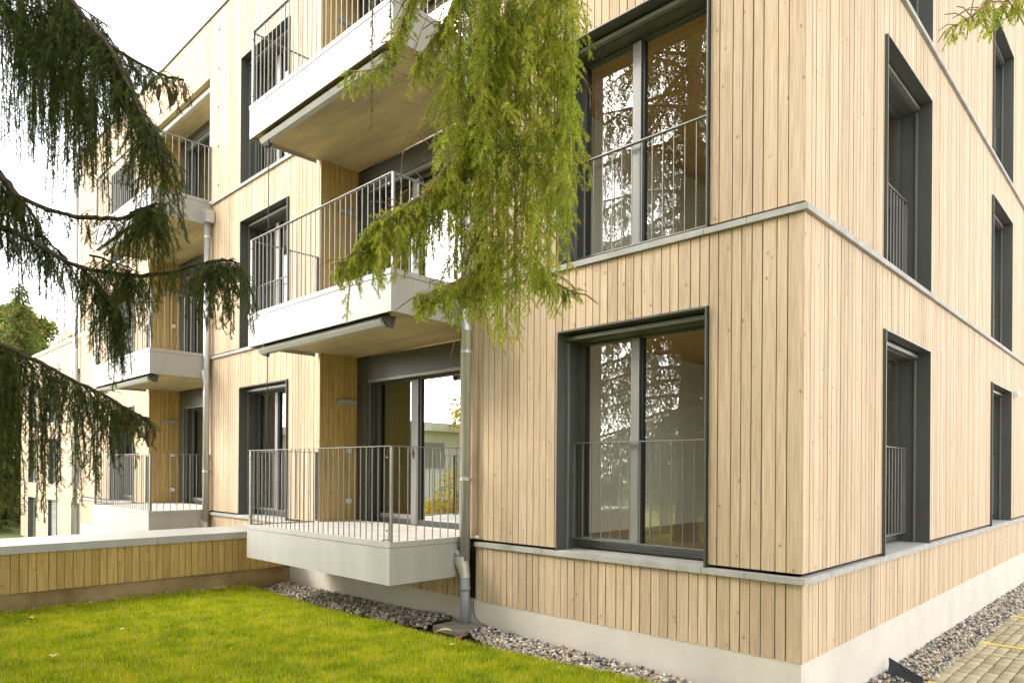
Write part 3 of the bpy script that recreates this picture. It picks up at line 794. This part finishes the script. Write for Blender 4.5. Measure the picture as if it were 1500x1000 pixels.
def hang(p, lat, L, r, droop=1., wig=.014):
    """a pendulous stem from p: leaves sideways along lat, then hangs"""
    n = max(4, int(L/.06)); P = [np.array(p, float)]; d = lat/(np.linalg.norm(lat)+1e-9)
    d = d*.55+np.array([0, 0, -.15]); st = L/n; sway = r.normal(0, wig, 3)
    for i in range(n):
        d = d+(DOWN*1.0-d)*min(1, .32*droop)+r.normal(0, wig*2.2, 3)+sway*.6; d = d/np.linalg.norm(d); P.append(P[-1]+d*st)
    return np.array(P)
class Spray:
    def __init__(s, seed): s.r = np.random.default_rng(seed); s.A = [[], [], [], []]; s.S = []
    def shoots_along(s, P, step, l0, l1, spread=.85, own=True, skip=0., droop=.7, taper=.55):
        Q, u, L = resample(P, step)
        if len(Q) < 2: return
        T = np.gradient(Q, axis=0); T /= np.linalg.norm(T, axis=1)[:, None]+1e-9
        r = s.r; k = (u >= skip) & (r.uniform(0, 1, len(u)) < .93); Q, T, u = Q[k], T[k], u[k]; n = len(Q)
        if n == 0: return
        rd = r.normal(size=(n, 3)); rd -= (rd*T).sum(1)[:, None]*T; rd /= np.linalg.norm(rd, axis=1)[:, None]+1e-9
        d = rd*spread+T*.6+DOWN*.25; d /= np.linalg.norm(d, axis=1)[:, None]
        ln = (r.uniform(l0, l1, n)*(1-taper*np.abs(u)**1.5))[:, None]
        P1 = Q+d*ln*.5; e = d+DOWN*droop; e /= np.linalg.norm(e, axis=1)[:, None]
        s.A[0].append(Q); s.A[1].append(P1); s.A[2].append(P1+e*ln*.5); s.A[3].append(ln[:, 0])
    def stem(s, P, own=True):
        P = np.asarray(P)
        if own and len(P) > 2:
            s.A[0].append(P[:-1]); s.A[1].append((P[:-1]+P[1:])/2); s.A[2].append(P[1:]); s.A[3].append(np.linalg.norm(P[1:]-P[:-1], axis=1)*.8)
        s.S.append(P)
    def finish(s, parent, density, ln, wd, nm, tm, tw=.0011, stem_r=.0035, ang=.95, cap=None):
        P0, P1, P2 = (np.concatenate(a) for a in s.A[:3]); L = np.concatenate(s.A[3])
        c = np.maximum(4, (L*density)).astype(int)
        V, F = needles(P0, P1, P2, c, ln, wd, s.r, ang); o = np_mesh('needles', V, F, nm, parent)
        V1, F1 = tubes(P0, P1, P2, tw, tw*.5)
        if s.S:
            a = np.concatenate([P[:-1] for P in s.S]); b = np.concatenate([P[1:] for P in s.S])
            V2, F2 = tubes(a, (a+b)/2, b, stem_r*.8, stem_r*.6); F1 = np.concatenate([F1, F2+len(V1)]); V1 = np.concatenate([V1, V2])
        np_mesh('twigs', V1, F1, tm, parent)
        return len(V)//5
def limb(parent, pts, r0, r1, m='bark', name='branch', n=56):
    P = smooth_path(pts, n); mb = MB(); rr = [r0+(r1-r0)*(i/(n-1))**.8 for i in range(n)]
    rj = np.random.default_rng(len(pts)*17+int(abs(P[0][0])*100))
    Pj = P+rj.normal(0, min(.004, r1*.5), P.shape)
    mb.tube([tuple(p) for p in Pj], [max(.002, q*rj.uniform(.88, 1.12)) for q in rr], 7); return mb.build(name, m, parent, True), P
def cone_at(parent, p, L=.10):
    r = np.random.default_rng(int(abs(p[0]*1e4)) % 99991)
    mb = MB(); n = 9; pts = []; rd = []
    lean = r.normal(0, .12, 2)
    for i in range(n):
        u = i/(n-1); pts.append((p[0]+lean[0]*u*L, p[1]+lean[1]*u*L, p[2]-u*L)); rd.append(.013*math.sin(math.pi*(.12+.80*u))**.7*(1.1 if i % 2 else .93))
    mb.tube(pts, rd, 8); return mb.build('cone', 'cone', parent, True)

LM = dict(
 L1a=[(-4.18, -4.55, 4.45), (-3.52, -4.19, 4.06), (-3.25, -4.07, 3.85), (-3.03, -3.99, 3.70), (-2.83, -3.95, 3.53), (-2.42, -3.82, 3.26), (-2.20, -3.75, 3.16)],
 L1b=[(-3.35, -4.30, 4.21), (-2.91, -4.16, 3.76), (-2.70, -4.10, 3.53), (-2.51, -4.06, 3.35), (-2.30, -3.99, 3.01), (-2.11, -3.94, 2.69), (-2.01, -3.91, 2.51)],
 L1c=[(-4.63, -4.57, 4.57), (-4.14, -4.23, 4.20), (-3.84, -4.08, 3.86), (-3.58, -3.97, 3.59), (-3.33, -3.87, 3.39)],
 L1d=[(-3.63, -4.72, 3.57), (-3.23, -4.47, 3.34), (-3.06, -4.37, 3.39), (-3.04, -4.35, 3.50), (-2.99, -4.37, 3.61)],
 L2=[(-4.11, -4.62, 3.15), (-3.59, -4.40, 2.81), (-3.37, -4.33, 2.61), (-3.06, -4.17, 2.47), (-2.81, -4.06, 2.41), (-2.56, -3.96, 2.38), (-2.41, -3.89, 2.40), (-2.31, -3.86, 2.43)],
 L2b=[(-4.17, -4.54, 3.12), (-3.68, -4.35, 2.77), (-3.44, -4.26, 2.56), (-3.32, -4.21, 2.38), (-3.15, -4.11, 2.21)],
 L3=[(-4.11, -4.62, 2.67), (-3.59, -4.40, 2.46), (-3.27, -4.23, 2.29), (-2.97, -4.08, 2.13), (-2.55, -3.89, 2.04), (-2.22, -3.77, 2.03), (-1.98, -3.69, 2.05), (-1.84, -3.61, 2.05)],
 L3b=[(-2.97, -4.08, 2.13), (-2.82, -4.00, 1.97), (-2.72, -3.97, 1.88), (-2.69, -3.95, 1.77)],
 L4=[(-4.3, -5.1, 2.05), (-3.59, -4.68, 1.78), (-3.22, -4.46, 1.62), (-2.98, -4.29, 1.50), (-2.77, -4.16, 1.38), (-2.59, -4.06, 1.30), (-2.42, -3.96, 1.20), (-2.28, -3.90, 1.14)],
 C1=[(-0.08, -3.10, 2.91), (-0.12, -3.21, 2.60), (-0.15, -3.31, 2.32), (-0.19, -3.42, 2.15), (-0.22, -3.52, 2.01), (-0.27, -3.63, 1.93), (-0.29, -3.72, 1.87)],
 C1b=[(-0.24, -3.58, 1.96), (-0.31, -3.67, 1.87), (-0.35, -3.75, 1.76), (-0.39, -3.82, 1.69)],
 C2=[(-0.03, -3.26, 1.85), (-0.06, -3.36, 1.71), (-0.08, -3.45, 1.64), (-0.10, -3.54, 1.59), (-0.13, -3.64, 1.54)],
 C3=[(-0.02, -3.11, 1.85), (0.08, -3.08, 1.72), (0.13, -3.04, 1.66), (0.22, -3.02, 1.61)],
 C4=[(-0.21, -3.43, 3.10), (-0.23, -3.57, 2.85), (-0.21, -3.65, 2.66), (-0.22, -3.69, 2.53), (-0.24, -3.75, 2.45), (-0.29, -3.86, 2.41)],
 C5=[(-0.16, -3.32, 3.08), (-0.18, -3.41, 2.82), (-0.20, -3.49, 2.67), (-0.20, -3.57, 2.55)],
 D=[(1.55, -1.67, 3.18), (1.49, -1.93, 2.84), (1.47, -2.03, 2.73), (1.44, -2.10, 2.67), (1.40, -2.16, 2.63)],
 D2=[(1.63, -1.59, 3.09), (1.59, -1.78, 2.89), (1.54, -1.90, 2.80)])

# ---- spruce A (left): trunk out of frame, limbs reaching in from the left
TA = np.array([-6.4, -8.8, -.95])
spA = thing('spruce_tree', tuple(TA), 'weeping spruce whose drooping branches, coloured dark as if backlit, reach in from the left edge', 'spruce tree')
mb = MB(); mb.tube([tuple(TA+np.array([.02*z, .015*z, z])) for z in (0, .3, 1, 3, 6, 10, 15, 19)], [.36, .29, .25, .22, .18, .13, .07, .015], 14); mb.build('trunk', 'bark', spA, True)
def at_trunk(T, z): return tuple(T+np.array([.02*z, .015*z, z]))
def weep(parent_tree, key, root, r0, r1, spacing, lens, seed, side=.9, shoot=(.03, .09), step=.02, dens=900, ln=.015, wd=.0016, mat_='needles_backlit', tw='twig_dark', u0=.0, cones=0, lenf=None, own=False):
    pts = LM[key]; full = list(pts)
    if root is not None:
        a, b_ = np.array(root), np.array(pts[0]); full = [tuple(a), tuple(a+(b_-a)*.35+np.array([0, 0, .12])), tuple(a+(b_-a)*.7+np.array([0, 0, .12]))]+full
    b, P = limb(parent_tree, full, r0, r1, 'twig_dark' if mat_ == 'needles_backlit' else 'twig')
    sp = Spray(seed); r = sp.r
    i0 = int(len(P)*(3/(len(full)-1) if root is not None else 0)*.93)
    seg, u, L = resample(P[i0:], spacing)
    ax = np.gradient(seg, axis=0) if len(seg) > 1 else np.zeros_like(seg)
    for q, uu, a in zip(seg, u, ax):
        if uu < u0: continue
        a = a/(np.linalg.norm(a)+1e-9); lat = np.cross(a, [0, 0, 1.]); s = r.choice([-1, 1])
        lat = lat*s*side*r.uniform(.3, 1)+a*.4+r.normal(0, .1, 3)
        l = r.uniform(*lens) if lenf is None else lenf(uu)*r.uniform(.3, 1.15)
        H = hang(q, lat, l, r); sp.stem(H); sp.shoots_along(H, step, *shoot, skip=.05)
    for q in range(16):
        j = r.integers(i0, len(P)-1); d_ = r.normal(0, 1, 3)*np.array([1, 1, .6]); d_ /= np.linalg.norm(d_)
        l_ = r.uniform(.04, .16); sp.stem(np.array([P[j], P[j]+d_*l_*.5, P[j]+d_*l_+np.array([0, 0, -.03])]), False)
    if own: sp.shoots_along(P[int(len(P)*.5):], step*1.2, *shoot, skip=.0)
    n = sp.finish(b, dens, ln, wd, mat_, tw)
    for c in range(cones):
        q = P[-1-int(2.2*c)]; cone_at(b, (q[0]+r.normal(0, .012), q[1]+r.normal(0, .012), q[2]-.02-r.uniform(0, .05)), r.uniform(.085, .115))
    return b, P, n
tot = 0
for args in (
    ('L1a', 4.9, .028, .006, .022, (.4, .8), 101, dict(lenf=lambda u: .95-.80*u, cones=7, own=True)),
    ('L1b', 4.8, .028, .006, .022, (.3, .6), 102, dict(lenf=lambda u: .62-.22*u, own=True)),
    ('L1c', 5.1, .028, .008, .016, (.6, 1.1), 103, dict(lenf=lambda u: 1.15-.45*u)),
    ('L2', 3.6, .028, .008, .05, (.15, .5), 105, dict(lenf=lambda u: .20+.30*max(0, (u-.85)/.15)+.5*max(0, .45-u), own=True)),
    ('L2b', 3.5, .024, .005, .022, (.3, .5), 106, dict(lenf=lambda u: .52)),
    ('L3', 3.1, .028, .007, .032, (.2, .5), 107, dict(lenf=lambda u: .24+.3*max(0, .6-u)+.16*max(0, (u-.8)/.2), own=True)),
    ('L3b', None, .012, .005, .011, (.3, .5), 108, dict(lenf=lambda u: .46, own=True)),
    ('L4', 2.6, .028, .006, .011, (.3, .5), 109, dict(lenf=lambda u: float(np.interp(u, [0, .6, .78, .9, 1], [1.05, 1.0, .72, .36, .10])), cones=6, own=True))):
    key, zr, r0, r1, sp_, ln_, sd, kw = args
    b, P, n = weep(spA, key, at_trunk(TA, zr+.95) if zr else None, r0, r1, sp_, ln_, sd, **kw); tot += n
# extra hanging sprays massed under the two top limbs and the end of the third
for k, (c0, c1, num, l0, l1, sd) in enumerate((((-4.1, -4.5, 4.25), (-2.75, -4.0, 3.55), 76, .4, 1.25, 120), ((-1.98, -3.70, 2.05), (-1.80, -3.58, 2.03), 40, .15, .44, 121), ((-2.5, -3.94, 2.4), (-2.22, -3.82, 2.42), 40, .2, .46, 122), ((-3.9, -4.55, 2.95), (-3.35, -4.25, 2.5), 40, .3, .65, 123), ((-2.66, -4.08, 3.50), (-2.02, -3.91, 2.62), 56, .15, .55, 124), ((-2.9, -4.05, 2.2), (-2.5, -3.9, 2.05), 30, .2, .5, 125), ((-3.3, -4.2, 4.0), (-2.75, -3.98, 3.6), 28, .5, 1.3, 126))):
    sp = Spray(sd); r = sp.r; c0, c1 = np.array(c0), np.array(c1)
    b, _ = limb(spA, [tuple(c0), tuple((c0+c1)/2+np.array([0, 0, .01])), tuple(c1)], .008, .004, 'twig_dark', n=12)
    for i in range(num):
        q = c0+(c1-c0)*r.uniform(0, 1)
        H = hang(q, r.normal(0, 1, 3)*np.array([1, 1, .2]), r.uniform(l0, l1), r); sp.stem(H); sp.shoots_along(H, .02, .03, .09, skip=.03)
    tot += sp.finish(b, 900, .015, .0016, 'needles_backlit', 'twig_dark')

# ---- spruce B: trunk behind the camera, one limb hangs its bright curtain in front of the balconies
TB = np.array([3.8, -9.9, -1.0])
spB = thing('spruce_tree', tuple(TB), 'weeping spruce with yellow green curtain of twigs, coloured as if front lit, before the balconies', 'spruce tree')
mb = MB(); mb.tube([tuple(TB+np.array([.0*z, .01*z, z])) for z in (0, .3, 1, 3, 6, 10, 15, 19)], [.40, .32, .28, .25, .2, .15, .08, .015], 14); mb.build('trunk', 'bark', spB, True)
rootB = tuple(TB+np.array([0, .06, 6.2]))
main, PM = limb(spB, [rootB, (2.6, -8.5, 5.6), (1.7, -6.0, 4.9), (.8, -4.6, 4.2), (.2, -3.6, 3.75), (-.15, -3.05, 3.35), (-.4, -2.7, 3.1)], .075, .014, 'twig')
sp = Spray(201); r = sp.r
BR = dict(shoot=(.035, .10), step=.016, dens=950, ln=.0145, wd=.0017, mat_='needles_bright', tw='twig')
# the curtain: stems start along side twigs of the main limb and hang to different depths
prof_x = np.linspace(0, 1, 9)
num = 52
fan_a, fan_b = np.array([-.235, -3.35]), np.array([.135, -2.99])
prof_z = np.array([1.72, 1.55, 1.47, 1.42, 1.38, 1.37, 1.47, 1.62, 1.78])
for i in range(num):
    f = (i+.5)/num; f = np.clip(f+r.normal(0, .03), 0, 1)
    dpt = r.uniform(-.28, .28); nrm = np.array([.66, -.66])*dpt
    x, y = fan_a+(fan_b-fan_a)*f+nrm
    z0 = r.uniform(2.75, 3.35)
    zend = np.interp(f, prof_x, prof_z)+abs(r.normal(0, .16))
    if r.uniform() < .25: zend += r.uniform(.1, .5)
    H = hang((x, y, z0), np.array([*(r.normal(0, 1, 2)), 0]), z0-zend, r, 1.7, .010); sp.stem(H); sp.shoots_along(H, .0155, .035, .115, skip=.02, taper=.3)
    # second order hanging twigs
    for q in range(2):
        j = r.integers(1, max(2, len(H)-3)); H2 = hang(H[j], np.array([*(r.normal(0, 1, 2)), 0.]), r.uniform(.15, .38), r, .8); sp.stem(H2); sp.shoots_along(H2, .016, .03, .09)
for i in range(26):
    f = r.uniform(0, 1); x, y = fan_a+(fan_b-fan_a)*f+np.array([.66, -.66])*r.uniform(-.3, .12)
    H = hang((x, y, r.uniform(2.2, 3.3)), np.array([*(r.normal(0, 1, 2)), 0.]), r.uniform(.4, 1.1), r, .6, .03); sp.stem(H, False)
    for q in range(4):
        j = r.integers(1, max(2, len(H)-2)); sp.stem(hang(H[j], np.array([*(r.normal(0, 1, 2)), 0.]), r.uniform(.12, .3), r, .4, .05), False)
tot += sp.finish(main, 950, .0145, .0017, 'needles_bright', 'twig', stem_r=.0028)
for args in (
    ('C1', .012, .004, .010, 211, dict(lenf=lambda u: .24+.14*u, own=True)),
    ('C1b', .006, .003, .009, 212, dict(lenf=lambda u: .24-.16*u, own=True)),
    ('C2', .007, .003, .009, 213, dict(lenf=lambda u: .30-.24*u, own=True)),
    ('C3', .007, .002, .014, 214, dict(lenf=lambda u: .20-.17*u, own=True)),
    ('C4', .008, .003, .016, 215, dict(lenf=lambda u: .12+.05*math.sin(6*u), own=True)),
    ('C5', .007, .003, .014, 216, dict(lenf=lambda u: .17, own=True))):
    key, r0, r1, sp_, sd, kw = args
    k2 = dict(BR); k2.update(kw)
    b, P, n = weep(spB, key, None, r0, r1, sp_, (.2, .3), sd, **k2); tot += n

# ---- spruce C: right of the frame, only a sprig of it reaches in at the top right corner
TC = np.array([8.4, -9.2, -1.3])
spC = thing('spruce_tree', tuple(TC), 'spruce whose small sprig hangs in front of the gable wall at the top right corner', 'spruce tree')
mb = MB(); mb.tube([tuple(TC+np.array([0, 0, z])) for z in (0, .3, 1, 3, 6, 10, 14, 17)], [.34, .28, .24, .21, .17, .12, .06, .015], 14); mb.build('trunk', 'bark', spC, True)
limb(spC, [tuple(TC+np.array([0, 0, 6.6])), (6.0, -5.2, 5.0), (4.0, -3.4, 4.4), (2.4, -2.2, 4.0), (1.55, -1.67, 3.18)], .06, .009, 'twig')
for args in (('D', .009, .003, .03, 217, dict(lenf=lambda u: .16-.08*u, own=True)), ('D2', .009, .003, .025, 218, dict(lenf=lambda u: .14))):
    key, r0, r1, sp_, sd, kw = args
    k2 = dict(BR); k2.update(kw)
    b, P, n = weep(spC, key, None, r0, r1, sp_, (.2, .3), sd, **k2); tot += n
# dark thin strands hanging left of the bright twigs
sp = Spray(230); r = sp.r
b, P_ = limb(spB, [(-.1, -3.1, 3.5), (-.45, -3.45, 3.35), (-.62, -3.72, 3.12)], .012, .004, 'twig', n=16); sp.stem(P_, False)
for p, l in (((-.55, -3.62, 3.2), .84), ((-.50, -3.56, 3.2), .62), ((-.47, -3.50, 3.25), .55)):
    H = hang(p, np.array([.1, .1, 0]), l, r, 1.5, .006); sp.stem(H); sp.shoots_along(H, .016, .012, .035)
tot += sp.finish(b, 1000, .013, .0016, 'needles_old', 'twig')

# ---- crowns of both spruces (out of frame; they shade the wall and show in the panes)
def crown(tree, T, H, rad, seed, zlow, nl, keepout):
    r = np.random.default_rng(seed); sp = Spray(seed+1); lb = MB()
    for i in range(nl):
        u = (i+.5)/nl; z = zlow+(H-zlow)*u**1.15; a = 2.4*i+r.uniform(-.3, .3); L = rad*(1-((z-zlow)/(H-zlow))*.85)*r.uniform(.75, 1.1)
        o = np.array(T)+np.array([0, 0, z]); d = np.array([math.cos(a), math.sin(a), 0.])
        P = np.array([o+d*L*t+np.array([0, 0, -.55*L*t*t*.6+.25*L*max(0, t-.7)]) for t in np.linspace(0, 1, 9)])
        ok = np.array([not keepout(p) for p in P]); 
        if not ok.all():
            c = int(np.argmax(~ok)); P = P[:c]
        if len(P) < 3: continue
        lb.tube([tuple(p) for p in P], list(np.linspace(.05, .008, len(P))), 5)
        Q, uu, LL = resample(P, .17)
        for q, w in zip(Q[1:], uu[1:]):
            for _ in range(3):
                H_ = hang(q, r.normal(0, 1, 3)*np.array([1, 1, .1]), r.uniform(.5, 1.3), r)
                if any(keepout(h) for h in H_): continue
                sp.S.append(H_); sp.shoots_along(H_, .11, .12, .30, droop=.9)
    lb.build('branch', 'bark', tree)
    return sp.finish(tree, 80, .06, .021, 'needles_old', 'twig_dark', .002, .005)
CAM = np.array([2.061, -5.345, .863])
FW = np.array([-math.sin(R(43.9)), math.cos(R(43.9)), 0]); RT = np.array([math.cos(R(43.9)), math.sin(R(43.9)), 0])
def keepout(p):      # keep these limbs clear of the place in front of the building that the photograph looks into
    q = p-CAM; w = q@FW
    if np.linalg.norm(q) < 1.6: return True
    if p[2] < -.6: return True
    if w < .15: return False
    return abs(q@RT) < .80*w and q[2] < .76*w
n1 = crown(spA, TA, 21., 4.9, 301, 2.0, 124, keepout)
n2 = crown(spB, TB, 19., 6.0, 303, 2.0, 112, keepout)
TD = np.array([-2.0, -13.2, -.95])  # extra tree out of view, added to block sky light and fill reflections
spD = thing('spruce_tree', tuple(TD), 'unseen spruce added behind the lawn to shade the wall and darken the window reflections', 'spruce tree')
mb = MB(); mb.tube([tuple(TD+np.array([0, 0, z])) for z in (0, .3, 1, 3, 6, 10, 15, 20)], [.38, .31, .27, .24, .2, .14, .07, .015], 14); mb.build('trunk', 'bark', spD, True)
crown(spD, TD, 21., 4.6, 307, 2.6, 84, keepout)
n3 = crown(spC, TC, 16., 4.6, 305, 1.6, 64, keepout)
print('needles', tot, 'crown', n1, n2, n3)

# ------------------------------------------------------------------ trees and shrubs further off
def leaf_cloud(centers, radii, n, size, seed, name, m, parent, gaps=.25):
    r = np.random.default_rng(seed); C = np.asarray(centers); Rr = np.asarray(radii)
    k = r.integers(0, len(C), n); d = r.normal(size=(n, 3)); d /= np.linalg.norm(d, axis=1)[:, None]
    p = C[k]+d*(Rr[k]*r.uniform(.35, 1.05, n)**.6)[:, None]
    a = r.normal(size=(n, 3)); a /= np.linalg.norm(a, axis=1)[:, None]; b = np.cross(a, r.normal(size=(n, 3))); b /= np.linalg.norm(b, axis=1)[:, None]
    s = (size*r.uniform(.6, 1.3, n))[:, None]
    V = np.stack([p-a*s*.6, p+b*s*.32, p+a*s*.6, p-b*s*.32], 1).reshape(-1, 3); F = 4*np.arange(n)[:, None]+np.array([[0, 1, 2, 3]])
    return np_mesh(name, V, F, m, parent)
def broadleaf(loc, H, rad, seed, label, m='leaves_autumn', n=9000, size=.16, group=None):
    t = thing('deciduous_tree', loc, label, 'tree', group); r = np.random.default_rng(seed); L = np.array(loc)
    mb = MB(); mb.tube([tuple(L), tuple(L+[0, 0, H*.3]), tuple(L+[.1, .05, H*.62])], [.22, .17, .08], 10); mb.build('trunk', 'bark', t, True)
    cs, rs = [], []; br = MB()
    for i in range(26):
        a = r.uniform(0, 6.28); e = r.uniform(-.5, 1.2); q = rad*r.uniform(.35, .85)
        c = L+np.array([math.cos(a)*math.cos(e)*q, math.sin(a)*math.cos(e)*q, H*.66+math.sin(e)*q*1.05]); cs.append(c); rs.append(rad*r.uniform(.2, .38))
        br.tube([tuple(L+[0, 0, H*r.uniform(.28, .55)]), tuple((c+L+np.array([0, 0, H*.5]))/2), tuple(c)], [.06, .04, .012], 5)
    br.build('branch', 'bark', t); leaf_cloud(cs, rs, n, size, seed+1, 'crown', m, t); return t
def conifer(loc, H, rad, seed, label, n=26, size=.22, mt='needles_old'):
    t = thing('conifer_tree', loc, label, 'conifer'); L = np.array(loc); r = np.random.default_rng(seed)
    mb = MB(); mb.tube([tuple(L), tuple(L+[0, 0, H*.5]), tuple(L+[0, 0, H])], [.2, .13, .02], 8); mb.build('trunk', 'bark', t, True)
    sp = Spray(seed)
    for i in range(n*6):
        u = r.uniform(0, 1)**.8; z = .4+(H-.5)*u; a = r.uniform(0, 6.28); l = rad*(1-u*.9)*r.uniform(.6, 1.1)
        d = np.array([math.cos(a), math.sin(a), 0]); P = np.array([L+[0, 0, z]+d*l*t_+np.array([0, 0, -.35*l*t_*t_]) for t_ in np.linspace(.1, 1, 8)])
        sp.S.append(P); sp.shoots_along(P, .10, .2, .5, droop=.8)
    sp.finish(t, 60, .14, .035, mt, 'twig_dark', .004, .012); return t
broadleaf((-69, 10.5, -2.8), 17.0, 4.2, 401, 'autumn tree with yellow green leaves rising behind the lower block', n=14000, size=.26)
broadleaf((-66.5, 4.5, -2.8), 18.5, 4.6, 405, 'taller yellowing tree left of the autumn tree behind the lower block', n=12000, size=.3)
broadleaf((-58.7, 5.5, -2.8), 18.0, 3.6, 417, 'tall green broadleaf tree with rusty patches above the conifers at the left edge', m='leaves_green', n=16000, size=.28)
conifer((-49.3, 3.5, -2.8), 10.6, 3.0, 403, 'dark green conifer at the left end of the lower block', 60)
conifer((-46.0, 1.2, -2.8), 9.0, 2.8, 404, 'dark conifer at the left border of the photograph, before the taller ones', 60)
conifer((-52.3, 4.8, -2.8), 15.5, 4.6, 406, 'tallest dark conifer, behind the smaller conifers left of the lower block', 80)
def shrub(loc, rad, H, seed, label, m='leaves_shrub', n=5000, size=.09):
    t = thing('shrub', loc, label, 'shrub'); r = np.random.default_rng(seed); L = np.array(loc)
    st = MB(); cs, rs = [], []
    for i in range(14):
        c = L+np.array([r.normal(0, rad*.42), r.normal(0, rad*.42), r.uniform(.25, .8)*H]); cs.append(c); rs.append(rad*r.uniform(.3, .5)); st.tube([tuple(L+[r.normal(0, .08), r.normal(0, .08), 0]), tuple(c)], [.02, .006], 5)
    st.build('stem', 'bark', t); leaf_cloud(cs, rs, n, size, seed+1, 'foliage', m, t); return t
shrub((-43.8, 1.6, -2.8), 1.0, 2.4, 407, 'small yellow shrub below the dark conifer')
shrub((-11.6, -5.4, -2.75), 1.5, 4.0, 409, 'golden shrub beyond the garden wall, mirrored in the ground floor balcony door', n=9000)
shrub((-9.8, -13.5, -.95), 1.6, 2.6, 413, 'round yellow green shrub on the lawn, mirrored in the big corner window', n=9000)
shrub((-14.0, -7.8, -2.75), 1.7, 4.1, 411, 'greener shrub beyond the golden shrub, mirrored in the balcony door', n=9000)
broadleaf((-24, -19.5, -2.75), 9.5, 3.2, 415, 'sparse tree mirrored above the white house in the balcony door', n=3500, size=.2)
# neighbour's house, seen mirrored in the balcony door
nh = thing('neighbour_house', (-32, -20, -2.75), 'white flat roofed house with a red wall, mirrored in the balcony door', 'house')
m = MB(); m.box(-38, -28, -2.75, -27, -15, 2.9); m.build('wall', 'house_render', nh)
m = MB(); m.box(-38.4, -28.4, 2.9, -26.5, -14.5, 3.35); m.build('roof', 'house_roof', nh)
m = MB(); m.box(-27.0, -20.6, -2.75, -26.6, -19.4, 2.5); m.build('red_wall', 'red_render', nh)
for y in (-17.8, -24.5):
    m = MB(); m.box(-27.02, y, .9, -26.96, y+1.9, 2.3); w = m.build('window', 'sash_metal', nh)
    m = MB(); m.box(-26.955, y+.1, 1.0, -26.95, y+.9, 2.2); m.box(-26.955, y+1.0, 1.0, -26.95, y+1.8, 2.2); m.build('pane', 'guide_metal', w)

for i, a in enumerate(LEAVES): leaf(*a)
LAWN = [(-6.95, -3.55, .11, .4, 'leaf_yellow', 'yellow leaf on the grass near the garden wall'),
        (-5.32, -2.55, .07, 1.2, 'leaf_rust', 'small orange leaf on the grass in the middle of the lawn'),
        (-5.05, -3.75, .13, -.3, 'leaf_pale', 'long pale leaf on the grass at the lower edge of the picture'),
        (-2.95, -.95, .07, .8, 'leaf_yellow', 'small yellow leaf on the grass close to the drain slab'),
        (-5.7, -3.0, .06, 2., 'leaf_pale', 'small pale leaf on the grass left of the orange leaf')]
for x, y, s, a, mt, lb in LAWN: leaf(x, y, lz(x, y)+.035, s, a, mt, lb)
leaf(-4.05, -.93, LV[0]+.088, .10, .3, 'leaf_rust', 'brown curled leaf on the floor of the ground floor balcony')

# ------------------------------------------------------------------ sky, sun, camera
W = bpy.data.worlds.new('World'); scene.world = W; W.use_nodes = True; nt = W.node_tree; nt.nodes.clear()
out = N(nt, 'ShaderNodeOutputWorld'); bg = N(nt, 'ShaderNodeBackground'); sky = N(nt, 'ShaderNodeTexSky')
SUN_EL, SUN_AZ = 37., 222.      # azimuth from +Y clockwise (towards +X)
sky.sky_type = 'NISHITA'; sky.sun_disc = False; sky.sun_elevation = R(SUN_EL); sky.sun_rotation = R(SUN_AZ); sky.air_density = 1.; sky.dust_density = 1.; sky.ozone_density = 1.
hs = N(nt, 'ShaderNodeHueSaturation'); hs.inputs['Saturation'].default_value = .16; nt.links.new(sky.outputs[0], hs.inputs['Color'])
wt = mix(nt, 1., hs.outputs[0], (1.02, 1.0, .96), 'MULTIPLY')
nt.links.new(wt, bg.inputs[0]); bg.inputs[1].default_value = .15; nt.links.new(bg.outputs[0], out.inputs[0])
sd = bpy.data.lights.new('sun', 'SUN'); sd.energy = .5; sd.angle = R(15); sd.color = (1, .94, .82)
so = bpy.data.objects.new('sun', sd); col.objects.link(so)
dx, dy = math.sin(R(SUN_AZ)), math.cos(R(SUN_AZ))
so.rotation_euler = Vector((dx*math.cos(R(SUN_EL)), dy*math.cos(R(SUN_EL)), math.sin(R(SUN_EL)))).to_track_quat('Z', 'Y').to_euler()

cam = bpy.data.cameras.new('camera'); cam.sensor_width = 36; cam.lens = 1013/1500*36; cam.shift_y = .125; cam.clip_end = 600; cam.clip_start = .05
co = bpy.data.objects.new('camera', cam); col.objects.link(co); scene.camera = co
co.matrix_world = Matrix.Translation(Vector(CAM)) @ Matrix.Rotation(R(43.9), 4, 'Z') @ Matrix.Rotation(R(90), 4, 'X') @ Matrix.Rotation(R(.37), 4, 'Z')

scene.render.engine = 'CYCLES'
cy = scene.cycles
cy.use_denoising = True
try: cy.denoiser = 'OPENIMAGEDENOISE'
except Exception: pass
cy.max_bounces = 10; cy.diffuse_bounces = 6; cy.glossy_bounces = 4; cy.transmission_bounces = 6; cy.transparent_max_bounces = 12; cy.sample_clamp_indirect = 6
scene.view_settings.view_transform = 'Standard'; scene.view_settings.look = 'None'; scene.view_settings.gamma = 1; scene.view_settings.exposure = 2.47
